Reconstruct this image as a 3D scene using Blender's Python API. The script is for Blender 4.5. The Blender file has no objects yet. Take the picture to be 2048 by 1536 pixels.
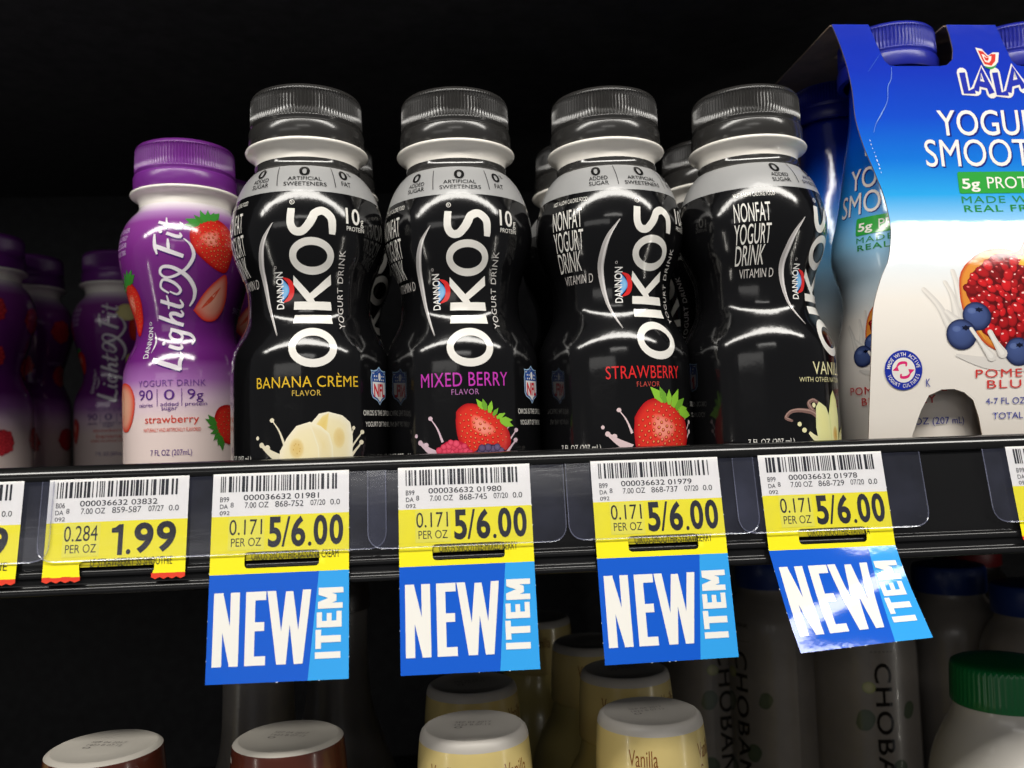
import bpy, bmesh, math, random
from mathutils import Vector, Matrix
from mathutils.geometry import tessellate_polygon

# ------------------------------------------------------------------ camera, light, exposure
scene = bpy.context.scene
MM = 0.001
COL = scene.collection

cam_data = bpy.data.cameras.new('camera')
cam = bpy.data.objects.new('camera', cam_data)
COL.objects.link(cam)
scene.camera = cam
FPX, PITCH, ROLL, YAW = 1766.48, 0.0625, -0.0328, 0.0775
CAM = Vector((-17.69, -275.98, 11.33))
cam_data.sensor_width = 36.0
cam_data.lens = FPX / 2048 * 36.0
cam_data.clip_start = 0.01
cam_data.clip_end = 20
_f = Vector((math.sin(YAW) * math.cos(PITCH), math.cos(YAW) * math.cos(PITCH), math.sin(PITCH)))
_r = Vector((math.cos(YAW), -math.sin(YAW), 0))
_u = _r.cross(_f)
_cr, _sr = math.cos(ROLL), math.sin(ROLL)
_r2 = _r * _cr + _u * _sr
_u2 = -_r * _sr + _u * _cr
M4 = Matrix((( _r2.x, _u2.x, -_f.x, CAM.x * MM), (_r2.y, _u2.y, -_f.y, CAM.y * MM), (_r2.z, _u2.z, -_f.z, CAM.z * MM), (0, 0, 0, 1)))
cam.matrix_world = M4
cam_data.dof.use_dof = True
cam_data.dof.focus_distance = 0.287
cam_data.dof.aperture_fstop = 15.0

world = bpy.data.worlds.new('World')
scene.world = world
world.use_nodes = True
world.node_tree.nodes['Background'].inputs[0].default_value = (0.96, 0.96, 1.0, 1)
world.node_tree.nodes['Background'].inputs[1].default_value = 0.125


def lamp(name, x, y, z, sx, sy, power, color, target):
    d = bpy.data.lights.new(name, 'AREA')
    d.shape = 'RECTANGLE'
    d.size, d.size_y = sx * MM, sy * MM
    d.energy = power
    d.color = color
    o = bpy.data.objects.new(name, d)
    COL.objects.link(o)
    o.location = (x * MM, y * MM, z * MM)
    v = Vector(target) * MM - Vector(o.location)
    o.rotation_euler = v.to_track_quat('-Z', 'Y').to_euler()
    return o


# a ceiling panel farther down the shop
lamp('ceiling_fill_lamp', -40, -1700, 716, 800, 130, 1.4, (1.0, 0.97, 0.92), (-40, 0, 100))
lamp('ceiling_fill_lamp', -800, -1500, 340, 1200, 240, 1.2, (1.0, 0.97, 0.93), (-230, 230, 60))  # added fill lamp that brightens the dim bottles at the back left
# the long canopy tube above and in front of the case (two tubes butted with a small gap)
lamp('canopy_lamp', 20, -480, 640, 2000, 105, 14.8, (1.0, 0.965, 0.9), (20, 0, 50))
lamp('canopy_lamp', -1115, -480, 640, 200, 105, 1.48, (1.0, 0.965, 0.9), (-1115, 0, 50))
# vertical lights of the cases across the aisle, left and right
for k in range(9):
    lamp('aisle_lamp', 900, -520, -440 + 50 * k, 16, 16, 0.05, (1.0, 0.95, 0.85), (0, 0, 60))
    lamp('aisle_lamp', -900, -520, -440 + 50 * k, 16, 16, 0.05, (1.0, 0.95, 0.85), (0, 0, 60))

scene.view_settings.view_transform = 'Standard'
scene.view_settings.look = 'None'
scene.view_settings.exposure = 0.0
scene.view_settings.gamma = 1.0
scene.view_settings.use_curve_mapping = False
scene.render.engine = 'CYCLES'
scene.cycles.max_bounces = 8
scene.cycles.transparent_max_bounces = 16
scene.cycles.caustics_reflective = False
scene.cycles.caustics_refractive = False
rnd = random.Random(7)


# ------------------------------------------------------------------ helpers
def lin(c):
    if isinstance(c, str):
        c = c.lstrip('#')
        c = tuple(int(c[i:i + 2], 16) / 255 for i in (0, 2, 4))
        return tuple(x / 12.92 if x <= 0.04045 else ((x + 0.055) / 1.055) ** 2.4 for x in c)
    return tuple(c)


def mix(a, b, t):
    return tuple(x + (y - x) * t for x, y in zip(a, b))


def material(name, color=(0.8, 0.8, 0.8), rough=0.4, spec=0.5, metal=0.0, coat=0.0, bump=None, attr=False, ramp=None, vary=0.0, sss=0.0):
    """Procedural material. bump = list of (scale xyz, strength, distance mm); ramp = colours along the object's height."""
    m = bpy.data.materials.new(name)
    m.use_nodes = True
    nt = m.node_tree
    p = nt.nodes['Principled BSDF']
    p.inputs['Base Color'].default_value = (*lin(color), 1)
    p.inputs['Roughness'].default_value = rough
    p.inputs['Specular IOR Level'].default_value = spec
    p.inputs['Metallic'].default_value = metal
    p.inputs['Coat Weight'].default_value = coat
    p.inputs['Coat Roughness'].default_value = 0.07
    if sss:
        p.inputs['Subsurface Weight'].default_value = sss
        p.inputs['Subsurface Radius'].default_value = (0.003, 0.003, 0.003)
        p.inputs['Subsurface Scale'].default_value = 1.0
    tc = nt.nodes.new('ShaderNodeTexCoord')
    src = None
    if attr:
        a = nt.nodes.new('ShaderNodeAttribute')
        a.attribute_name = 'Col'
        src = a.outputs['Color']
    if ramp:
        sx = nt.nodes.new('ShaderNodeSeparateXYZ')
        nt.links.new(tc.outputs['Object'], sx.inputs[0])
        mr = nt.nodes.new('ShaderNodeMapRange')
        z0, z1 = ramp[0][0], ramp[-1][0]
        mr.inputs['From Min'].default_value = z0 * MM
        mr.inputs['From Max'].default_value = z1 * MM
        nt.links.new(sx.outputs['Z'], mr.inputs['Value'])
        cr = nt.nodes.new('ShaderNodeValToRGB')
        el = cr.color_ramp.elements
        for i, (z, c) in enumerate(ramp):
            pos = (z - z0) / (z1 - z0)
            e = el[i] if i < 2 else el.new(pos)
            if i < 2:
                e.position = pos
            e.color = (*lin(c), 1)
        # two default elements sort themselves; set again by position
        for e, (z, c) in zip(sorted(el, key=lambda q: q.position), sorted(ramp)):
            e.color = (*lin(c), 1)
        nt.links.new(mr.outputs[0], cr.inputs[0])
        src = cr.outputs['Color']
    if vary:
        n = nt.nodes.new('ShaderNodeTexNoise')
        n.inputs['Scale'].default_value = 130
        n.inputs['Detail'].default_value = 6
        nt.links.new(tc.outputs['Object'], n.inputs['Vector'])
        mx = nt.nodes.new('ShaderNodeMix')
        mx.data_type = 'RGBA'
        mx.blend_type = 'MULTIPLY'
        mx.inputs['Factor'].default_value = 1.0
        r2 = nt.nodes.new('ShaderNodeMapRange')
        r2.inputs['From Min'].default_value = 0.3
        r2.inputs['From Max'].default_value = 0.7
        r2.inputs['To Min'].default_value = 1 - vary
        r2.inputs['To Max'].default_value = 1.0
        nt.links.new(n.outputs['Fac'], r2.inputs['Value'])
        if src:
            nt.links.new(src, mx.inputs[6])
        else:
            mx.inputs[6].default_value = (*lin(color), 1)
        nt.links.new(r2.outputs[0], mx.inputs[7])
        src = mx.outputs[2]
    if src:
        nt.links.new(src, p.inputs['Base Color'])
    prev = None
    oi = nt.nodes.new('ShaderNodeObjectInfo')
    for sc_, st, dist in (bump or []):
        mp = nt.nodes.new('ShaderNodeMapping')
        mp.inputs['Scale'].default_value = sc_
        nt.links.new(tc.outputs['Object'], mp.inputs['Vector'])
        ml = nt.nodes.new('ShaderNodeMath')
        ml.operation = 'MULTIPLY'
        ml.inputs[1].default_value = 90.0
        nt.links.new(oi.outputs['Random'], ml.inputs[0])
        nt.links.new(ml.outputs[0], mp.inputs['Location'])
        n = nt.nodes.new('ShaderNodeTexNoise')
        n.inputs['Scale'].default_value = 1.0
        n.inputs['Detail'].default_value = 3
        nt.links.new(mp.outputs[0], n.inputs['Vector'])
        b = nt.nodes.new('ShaderNodeBump')
        b.inputs['Strength'].default_value = st
        b.inputs['Distance'].default_value = dist * MM
        nt.links.new(n.outputs['Fac'], b.inputs['Height'])
        if prev:
            nt.links.new(prev.outputs[0], b.inputs['Normal'])
        prev = b
    if prev:
        nt.links.new(prev.outputs[0], p.inputs['Normal'])
        if coat:
            nt.links.new(prev.outputs[0], p.inputs['Coat Normal'])
    return m


def finish(bm, name, mats, parent=None, sharp=38, loc=None):
    bm.normal_update()
    lim = math.radians(sharp)
    for f in bm.faces:
        f.smooth = True
    for e in bm.edges:
        if len(e.link_faces) == 2:
            try:
                if e.calc_face_angle() > lim:
                    e.smooth = False
            except ValueError:
                pass
    me = bpy.data.meshes.new(name)
    for v in bm.verts:
        v.co *= MM
    bm.to_mesh(me)
    bm.free()
    for m in (mats if isinstance(mats, (list, tuple)) else [mats]):
        me.materials.append(m)
    o = bpy.data.objects.new(name, me)
    COL.objects.link(o)
    if parent:
        o.parent = parent
    if loc:
        o.location = Vector(loc) * MM
    return o


def thing(name, label, cat, loc=(0, 0, 0), rotz=0.0, group=None):
    o = bpy.data.objects.new(name, None)
    o.empty_display_size = 0.01
    COL.objects.link(o)
    o.location = Vector(loc) * MM
    o.rotation_euler = (0, 0, math.radians(rotz))
    o['label'] = label
    o['category'] = cat
    if group:
        o['group'] = group
    return o


def dup(root, loc, rotz, label, group=None, cat=None):
    r = root.copy()
    COL.objects.link(r)
    r.location = Vector(loc) * MM
    r.rotation_euler = (0, 0, math.radians(rotz))
    r['label'] = label
    if group:
        r['group'] = group
    if cat:
        r['category'] = cat
    for ch in list(root.children):
        c = ch.copy()
        COL.objects.link(c)
        c.parent = r
        for g in list(ch.children):
            d = g.copy()
            COL.objects.link(d)
            d.parent = c
    return r


def structure(o):
    o['kind'] = 'structure'
    return o


def smooth_profile(pts, step=0.8):
    """Catmull-Rom through (r, z) points; keeps end points."""
    out = []
    n = len(pts)
    for i in range(n - 1):
        p0 = pts[max(i - 1, 0)]
        p1, p2 = pts[i], pts[i + 1]
        p3 = pts[min(i + 2, n - 1)]
        L = math.dist(p1, p2)
        k = max(1, int(L / step))
        for j in range(k):
            t = j / k
            t2, t3 = t * t, t * t * t
            out.append(tuple(0.5 * (2 * b + (c - a) * t + (2 * a - 5 * b + 4 * c - d) * t2 + (3 * b - a - 3 * c + d) * t3)
                             for a, b, c, d in zip(p0, p1, p2, p3)))
    out.append(tuple(pts[-1]))
    return out


def lathe(bm, prof, n=96, mat=lambda z: 0, rib=None, cx=0, cy=0, cap_top=True, cap_bot=False):
    """prof (r,z) bottom to top; rib = (z0, z1, count, depth)."""
    rings = []
    for r, z in prof:
        ring = []
        for k in range(n):
            a = 2 * math.pi * k / n
            rr = r
            if rib and rib[0] < z < rib[1]:
                rr = r - rib[3] * (0.5 - 0.5 * math.cos(rib[2] * a)) ** 0.6
            ring.append(bm.verts.new((cx + rr * math.sin(a), cy - rr * math.cos(a), z)))
        rings.append(ring)
    for i in range(len(rings) - 1):
        zc = 0.5 * (prof[i][1] + prof[i + 1][1])
        for k in range(n):
            f = bm.faces.new((rings[i][k], rings[i][(k + 1) % n], rings[i + 1][(k + 1) % n], rings[i + 1][k]))
            f.material_index = mat(zc)
    if cap_top:
        f = bm.faces.new(rings[-1])
        f.material_index = mat(prof[-1][1])
    if cap_bot:
        f = bm.faces.new(list(reversed(rings[0])))
        f.material_index = mat(prof[0][1])
    return rings


def box(bm, x0, x1, y0, y1, z0, z1):
    v = [bm.verts.new((x, y, z)) for x in (x0, x1) for y in (y0, y1) for z in (z0, z1)]
    for q in ((0, 1, 3, 2), (4, 6, 7, 5), (0, 4, 5, 1), (2, 3, 7, 6), (0, 2, 6, 4), (1, 5, 7, 3)):
        bm.faces.new([v[i] for i in q])


def extrude_profile(bm, pts, x0, x1, closed=True):
    """pts (y,z) closed outline swept along X."""
    a = [bm.verts.new((x0, y, z)) for y, z in pts]
    b = [bm.verts.new((x1, y, z)) for y, z in pts]
    n = len(pts)
    for i in range(n if closed else n - 1):
        j = (i + 1) % n
        bm.faces.new((a[i], a[j], b[j], b[i]))
    if closed:
        bm.faces.new(list(reversed(a)))
        bm.faces.new(b)


def round_poly(pts, r, n=5):
    """round the corners of a 2D outline by radius r"""
    out = []
    N = len(pts)
    for i in range(N):
        p = Vector(pts[i])
        a = (Vector(pts[i - 1]) - p)
        b = (Vector(pts[(i + 1) % N]) - p)
        rr = min(r, a.length * 0.45, b.length * 0.45)
        A = p + a.normalized() * rr
        B = p + b.normalized() * rr
        for k in range(n + 1):
            t = k / n
            out.append(tuple((1 - t) ** 2 * A + 2 * t * (1 - t) * p + t * t * B))
    return out


# ------------------------------------------------------------------ printed graphics (flat ink laid on a surface)
_text_cache = {}


def text_mesh(s, bold=0.0, shear=0.0, spacing=1.0):
    key = (s, bold, shear, spacing)
    if key in _text_cache:
        return _text_cache[key]
    cu = bpy.data.curves.new('txt', 'FONT')
    cu.body = s
    cu.offset = bold
    cu.shear = shear
    cu.space_character = spacing
    cu.resolution_u = 4
    cu.fill_mode = 'FRONT'
    ob = bpy.data.objects.new('txt', cu)
    COL.objects.link(ob)
    bpy.context.view_layer.update()
    dg = bpy.context.evaluated_depsgraph_get()
    me = ob.evaluated_get(dg).to_mesh()
    vs = [(v.co.x, v.co.y) for v in me.vertices]
    fs = [tuple(p.vertices) for p in me.polygons]
    ob.evaluated_get(dg).to_mesh_clear()
    bpy.data.objects.remove(ob)
    bpy.data.curves.remove(cu)
    _text_cache[key] = (vs, fs)
    return vs, fs


def spline(pts, n=10):
    out = []
    m = len(pts)
    for i in range(m - 1):
        p0, p1, p2, p3 = pts[max(i - 1, 0)], pts[i], pts[i + 1], pts[min(i + 2, m - 1)]
        for j in range(n):
            t = j / n
            t2, t3 = t * t, t * t * t
            out.append(tuple(0.5 * (2 * b + (c - a) * t + (2 * a - 5 * b + 4 * c - d) * t2 + (3 * b - a - 3 * c + d) * t3)
                             for a, b, c, d in zip(p0, p1, p2, p3)))
    out.append(tuple(pts[-1]))
    return out


class Ink:
    """Flat printed shapes in a label's own 2D coordinates (mm), each with its own colour; built onto a surface by a map."""

    def __init__(self, maxlen=2.2, step=0.02, base=0.05):
        self.v, self.f, self.c = [], [], []
        self.layer = 0
        self.maxlen, self.step, self.base = maxlen, step, base

    def nxt(self):
        self.layer = int(self.layer + 1.001)

    def tris(self, vs, fs, cols):
        b = len(self.v)
        L = self.layer
        self.v += [(x, y, L) for x, y in vs]
        self.c += cols
        self.f += [tuple(b + i for i in f) for f in fs]

    def poly(self, pts, color, holes=()):
        color = lin(color)
        loops = [[Vector((x, y, 0)) for x, y in pts]] + [[Vector((x, y, 0)) for x, y in h] for h in holes]
        fs = tessellate_polygon(loops)
        vs = [(p.x, p.y) for l in loops for p in l]
        self.tris(vs, fs, [color] * len(vs))

    def fan(self, pts, c_in, c_out, center=None, mid=None):
        """a shape whose printed tone runs from its middle to its rim"""
        c_in, c_out = lin(c_in), lin(c_out)
        n = len(pts)
        cx = center[0] if center else sum(p[0] for p in pts) / n
        cy = center[1] if center else sum(p[1] for p in pts) / n
        t = mid or 0.72
        vs = [(cx, cy)] + [(cx + (x - cx) * t, cy + (y - cy) * t) for x, y in pts] + list(pts)
        cm = mix(c_in, c_out, 0.35)
        fs = []
        for i in range(n):
            j = (i + 1) % n
            fs.append((0, 1 + i, 1 + j))
            fs.append((1 + i, 1 + n + i, 1 + n + j))
            fs.append((1 + i, 1 + n + j, 1 + j))
        self.tris(vs, fs, [c_in] + [cm] * n + [c_out] * n)

    def disc(self, cx, cy, rx, ry=None, color='#ffffff', c_out=None, n=16, rot=0, center=None):
        ry = ry or rx
        c, s = math.cos(rot), math.sin(rot)
        pts = []
        for k in range(n):
            a = 2 * math.pi * k / n
            x, y = rx * math.cos(a), ry * math.sin(a)
            pts.append((cx + x * c - y * s, cy + x * s + y * c))
        if c_out is None:
            self.poly(pts, color)
        else:
            self.fan(pts, color, c_out, center)

    def ring(self, cx, cy, r0, r1, color, n=40):
        o = [(cx + r1 * math.cos(2 * math.pi * k / n), cy + r1 * math.sin(2 * math.pi * k / n)) for k in range(n)]
        i = [(cx + r0 * math.cos(2 * math.pi * k / n), cy + r0 * math.sin(2 * math.pi * k / n)) for k in range(n)]
        fs = []
        for k in range(n):
            j = (k + 1) % n
            fs += [(k, j, n + j), (k, n + j, n + k)]
        self.tris(o + i, fs, [lin(color)] * (2 * n))

    def stroke(self, pts, w, color, n=10, curve=True, cap=False):
        """a pen stroke; w = width or a list of widths per given point"""
        ws = w if isinstance(w, (list, tuple)) else [w] * len(pts)
        p3 = [(p[0], p[1], q) for p, q in zip(pts, ws)]
        P = spline(p3, n) if curve and len(pts) > 2 else p3
        L, R = [], []
        for i in range(len(P)):
            a = P[max(i - 1, 0)]
            b = P[min(i + 1, len(P) - 1)]
            d = Vector((b[0] - a[0], b[1] - a[1]))
            if d.length < 1e-9:
                d = Vector((1, 0))
            d.normalize()
            nx, ny = -d.y * P[i][2] / 2, d.x * P[i][2] / 2
            L.append((P[i][0] + nx, P[i][1] + ny))
            R.append((P[i][0] - nx, P[i][1] - ny))
        m = len(P)
        fs = []
        for i in range(m - 1):
            fs += [(i, i + 1, m + i + 1), (i, m + i + 1, m + i)]
        self.tris(L + R, fs, [lin(color)] * (2 * m))
        self.layer += 0.4
        if cap:
            for q in (P[0], P[-1]):
                self.disc(q[0], q[1], q[2] / 2, color=color, n=10)
            self.layer += 0.4

    def text(self, s, x0, x1, y0, y1, color, bold=0.0, up=False, down=False, shear=0.0, spacing=1.0):
        """lettering fitted to a box; up / down = turned a quarter so that it reads upwards / downwards"""
        if any(q in s for q in 'MWmw'):
            bold = 0.0
        vs, fs = text_mesh(s, bold, shear, spacing)
        if not vs:
            return
        ax, bx = min(v[0] for v in vs), max(v[0] for v in vs)
        ay, by = min(v[1] for v in vs), max(v[1] for v in vs)
        out = []
        for x, y in vs:
            u, w = (x - ax) / (bx - ax), (y - ay) / (by - ay)
            if up:
                out.append((x1 + (x0 - x1) * w, y0 + (y1 - y0) * u))
            elif down:
                out.append((x0 + (x1 - x0) * w, y1 + (y0 - y1) * u))
            else:
                out.append((x0 + (x1 - x0) * u, y0 + (y1 - y0) * w))
        self.tris(out, fs, [lin(color)] * len(out))

    def rect(self, x0, x1, y0, y1, color):
        self.poly([(x0, y0), (x1, y0), (x1, y1), (x0, y1)], color)

    def barcode(self, x0, x1, y0, y1, seed, color='#141414', vertical=False):
        r = random.Random(seed)
        x = x0
        unit = (x1 - x0) / 118
        while x < x1 - unit:
            w = unit * r.choice((1, 1, 1, 2, 2, 3))
            w = min(w, x1 - x)
            if vertical:
                self.rect(y0, y1, x, x + w, color)
            else:
                self.rect(x, x + w, y0, y1, color)
            x += w + unit * r.choice((1, 1, 1, 2, 2, 3))

    def moved(self, other, fn):
        b = len(self.v)
        self.v += [(*fn(x, y), L + self.layer) for x, y, L in other.v]
        self.c += other.c
        self.f += [tuple(b + i for i in f) for f in other.f]

    def clusters(self, gap=13.0):
        par = list(range(len(self.v)))

        def find(a):
            while par[a] != a:
                par[a] = par[par[a]]
                a = par[a]
            return a
        for f in self.f:
            for q in f[1:]:
                par[find(q)] = find(f[0])
        bb = {}
        for k, (x, y, L) in enumerate(self.v):
            r = find(k)
            b = bb.get(r)
            bb[r] = (min(b[0], x), max(b[1], x), min(b[2], y), max(b[3], y)) if b else (x, x, y, y)
        ks = list(bb)
        grp = {k: k for k in ks}

        def gf(a):
            while grp[a] != a:
                grp[a] = grp[grp[a]]
                a = grp[a]
            return a
        for n_, a in enumerate(ks):
            A = bb[a]
            for b in ks[n_ + 1:]:
                B = bb[b]
                dx = max(0, A[0] - B[1], B[0] - A[1])
                dy = max(0, A[2] - B[3], B[2] - A[3])
                if dx * dx + dy * dy < gap * gap:
                    grp[gf(b)] = gf(a)
        out = {}
        for f in self.f:
            out.setdefault(gf(find(f[0])), []).append(f)
        return list(out.values())

    def build(self, name, fmap, mat, parent):
        first = None
        for fs in self.clusters():
            q = Ink(self.maxlen, self.step, self.base)
            ids = {}
            for f in fs:
                for k in f:
                    if k not in ids:
                        ids[k] = len(q.v)
                        q.v.append(self.v[k])
                        q.c.append(self.c[k])
                q.f.append(tuple(ids[k] for k in f))
            o = q.build_one(name, fmap, mat, parent)
            first = first or o
        return first

    def build_one(self, name, fmap, mat, parent):
        bm = bmesh.new()
        cl = bm.loops.layers.float_color.new('Col')
        vs = [bm.verts.new(p) for p in self.v]
        for f in self.f:
            try:
                face = bm.faces.new([vs[i] for i in f])
            except ValueError:
                continue
            for lp, i in zip(face.loops, f):
                lp[cl] = (*self.c[i], 1)
        for _ in range(7):
            es = [e for e in bm.edges if (e.verts[0].co.xy - e.verts[1].co.xy).length > self.maxlen]
            if not es:
                break
            bmesh.ops.subdivide_edges(bm, edges=es, cuts=1)
            bmesh.ops.triangulate(bm, faces=[f for f in bm.faces if len(f.verts) > 3])
        # make every face look outwards in label coordinates
        bm.normal_update()
        for f in bm.faces:
            if f.normal.z < 0:
                f.normal_flip()
        for v in bm.verts:
            v.co = fmap(v.co.x, v.co.y, self.base + self.step * v.co.z)
        return finish(bm, name, mat, parent, sharp=80)


# ------------------------------------------------------------------ materials
fine_streak = [((1100, 1100, 110), 0.16, 0.10), ((240, 240, 200), 0.11, 0.40), ((75, 75, 60), 0.06, 0.9)]
M_black_sleeve = material('black_shrink_film', (0.004, 0.004, 0.0045), 0.12, 0.42, coat=0.2, bump=fine_streak)
M_grey_sleeve = material('grey_shrink_film', '#9b9b9b', 0.32, 0.4, coat=0.25, bump=fine_streak)
M_dark_neck = material('smoky_neck_film', (0.03, 0.029, 0.028), 0.12, 0.5, coat=0.4, bump=fine_streak)
M_white_plastic = material('white_bottle_plastic', '#f8f3ea', 0.22, 0.5, coat=0.2, bump=[((180, 180, 180), 0.08, 0.3)])
M_black_cap = material('black_cap_plastic', (0.027, 0.026, 0.025), 0.19, 0.55, bump=[((700, 700, 300), 0.10, 0.08)])
M_purple_cap = material('purple_cap_plastic', '#6f2a84', 0.28, 0.5, bump=[((700, 700, 300), 0.10, 0.08)])
M_blue_cap = material('blue_cap_plastic', '#18218e', 0.32, 0.5, bump=[((700, 700, 300), 0.10, 0.08)])
M_ink = material('glossy_print', (1, 1, 1), 0.14, 0.5, coat=0.35, attr=True, bump=fine_streak)
M_purple_sleeve = material('purple_white_film', rough=0.13, spec=0.5, coat=0.35, bump=fine_streak,
                           ramp=[(0, '#ecdad3'), (22, '#ecd8d4'), (30, '#e2c6da'), (37.5, '#a86cb4'), (45, '#6a2476'), (62, '#60206e'), (86, '#772a82'), (97, '#853c8e'), (101, '#ab80b6'), (105, '#e0d8dc')])
M_lala_sleeve = material('blue_white_film', rough=0.13, spec=0.5, coat=0.35, bump=fine_streak,
                         ramp=[(0, '#e6dfd6'), (50, '#e6e0d8'), (64, '#c4dcec'), (78, '#84c2ea'), (92, '#2c96e2'), (108, '#0a5fca'), (126, '#0638b4'), (140, '#0a26a4')])
M_carton = material('coated_carton_front', rough=0.6, spec=0.04, coat=0.9, bump=[((38, 38, 60), 0.32, 0.6), ((400, 900, 400), 0.10, 0.15), ((1500, 300, 1500), 0.08, 0.08)],
                    ramp=[(0, '#e4ddd4'), (54, '#e6e0d8'), (70, '#d6dfe6'), (82, '#8fc6ec'), (93, '#28a2e6'), (106, '#0670d4'), (122, '#0446c4'), (140, '#032db2'), (162, '#0323a4')])
M_carton_ink = material('carton_print', (1, 1, 1), 0.6, 0.04, coat=0.9, attr=True, bump=[((38, 38, 60), 0.32, 0.6), ((400, 900, 400), 0.10, 0.15), ((1500, 300, 1500), 0.08, 0.08)])
M_board = material('raw_cardboard', '#8d7b6c', 0.85, 0.2, vary=0.3, bump=[((900, 900, 900), 0.3, 0.1)])
M_tag = material('tag_card', (1, 1, 1), 0.42, 0.35, attr=True, bump=[((300, 300, 300), 0.08, 0.1)])
M_tag_gloss = material('glossy_tag_card', (1, 1, 1), 0.5, 0.05, coat=0.9, attr=True, bump=[((420, 420, 420), 0.18, 0.12), ((1600, 500, 1600), 0.12, 0.06), ((90, 90, 90), 0.12, 0.3)])
M_tag_semi = material('coated_tag_card', (1, 1, 1), 0.5, 0.2, coat=0.12, attr=True, bump=[((420, 420, 420), 0.12, 0.12), ((70, 70, 70), 0.10, 0.3)])
M_shelf = material('black_shelf_enamel', (0.008, 0.008, 0.008), 0.13, 0.5, bump=[((30, 400, 400), 0.05, 0.1)])
M_rail = material('black_rail_plastic', (0.008, 0.008, 0.0085), 0.16, 0.35, bump=[((12, 500, 500), 0.06, 0.1), ((160, 160, 160), 0.05, 0.2)])
M_wall = material('dark_case_liner', (0.05, 0.05, 0.054), 0.6, 0.2, vary=0.3)
M_liner = material('dark_shelf_underside', (0.075, 0.075, 0.08), 0.6, 0.2, vary=0.3)
M_cream = material('cream_cap_plastic', '#cdb97a', 0.22, 0.5, coat=0.2, sss=0.15, bump=[((150, 150, 150), 0.06, 0.3)])
M_creamtop = material('frosted_cap_top', '#b0aba4', 0.45, 0.4, bump=[((400, 400, 400), 0.1, 0.1)])
M_brown = material('brown_cap_film', '#4a2218', 0.2, 0.5, coat=0.3, bump=[((300, 300, 120), 0.12, 0.2)])
M_browntop = material('white_cap_top', '#aaa59c', 0.4, 0.4, bump=[((300, 300, 300), 0.08, 0.2)])
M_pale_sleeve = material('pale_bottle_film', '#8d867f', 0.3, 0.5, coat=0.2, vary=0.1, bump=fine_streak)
M_dark_bottle = material('dark_brown_bottle', (0.02, 0.014, 0.012), 0.3, 0.5, bump=[((300, 300, 900), 0.4, 0.3)])
M_smoke_bottle = material('smoky_grey_bottle', (0.14, 0.13, 0.125), 0.3, 0.5, bump=[((200, 200, 900), 0.4, 0.3)])
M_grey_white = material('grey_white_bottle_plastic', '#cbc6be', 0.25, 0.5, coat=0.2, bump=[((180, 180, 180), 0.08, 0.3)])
M_green_cap = material('green_cap_plastic', '#12703a', 0.3, 0.5, bump=[((700, 700, 300), 0.1, 0.08)])
M_navy_cap = material('navy_cap_plastic', '#16357a', 0.35, 0.5)
M_red_cap = material('red_cap_plastic', '#7a1518', 0.4, 0.5)
M_cream_body = material('cream_bottle_film', '#c7b774', 0.25, 0.5, coat=0.2, bump=fine_streak)


def film_material(name, haze, tint):
    m = bpy.data.materials.new(name)
    m.use_nodes = True
    nt = m.node_tree
    nt.nodes.clear()
    out = nt.nodes.new('ShaderNodeOutputMaterial')
    tr = nt.nodes.new('ShaderNodeBsdfTransparent')
    tr.inputs[0].default_value = (0.95, 0.955, 0.97, 1)
    df = nt.nodes.new('ShaderNodeBsdfDiffuse')
    df.inputs[0].default_value = (*tint, 1)
    gl = nt.nodes.new('ShaderNodeBsdfGlossy')
    gl.inputs['Roughness'].default_value = 0.10
    lw = nt.nodes.new('ShaderNodeFresnel')
    lw.inputs[0].default_value = 1.42
    tc = nt.nodes.new('ShaderNodeTexCoord')
    mp = nt.nodes.new('ShaderNodeMapping')
    mp.inputs['Scale'].default_value = (60, 300, 300)
    n = nt.nodes.new('ShaderNodeTexNoise')
    n.inputs['Scale'].default_value = 1
    b = nt.nodes.new('ShaderNodeBump')
    b.inputs['Strength'].default_value = 0.12
    b.inputs['Distance'].default_value = 0.0003
    nt.links.new(tc.outputs['Object'], mp.inputs[0])
    nt.links.new(mp.outputs[0], n.inputs['Vector'])
    nt.links.new(n.outputs['Fac'], b.inputs['Height'])
    nt.links.new(b.outputs[0], gl.inputs['Normal'])
    # scuffs
    n2 = nt.nodes.new('ShaderNodeTexNoise')
    n2.inputs['Scale'].default_value = 90
    n2.inputs['Detail'].default_value = 8
    nt.links.new(tc.outputs['Object'], n2.inputs['Vector'])
    mr = nt.nodes.new('ShaderNodeMapRange')
    mr.inputs['From Min'].default_value = 0.35
    mr.inputs['From Max'].default_value = 0.75
    mr.inputs['To Min'].default_value = haze * 0.7
    mr.inputs['To Max'].default_value = haze * 1.6
    nt.links.new(n2.outputs['Fac'], mr.inputs['Value'])
    m1 = nt.nodes.new('ShaderNodeMixShader')
    nt.links.new(mr.outputs[0], m1.inputs[0])
    nt.links.new(tr.outputs[0], m1.inputs[1])
    nt.links.new(df.outputs[0], m1.inputs[2])
    m2 = nt.nodes.new('ShaderNodeMixShader')
    nt.links.new(lw.outputs[0], m2.inputs[0])
    nt.links.new(m1.outputs[0], m2.inputs[1])
    nt.links.new(gl.outputs[0], m2.inputs[2])
    nt.links.new(m2.outputs[0], out.inputs[0])
    return m


M_film = film_material('clear_film', 0.035, (0.35, 0.38, 0.62))
M_film_edge = film_material('clear_film_edge', 0.11, (0.55, 0.58, 0.85))

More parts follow.
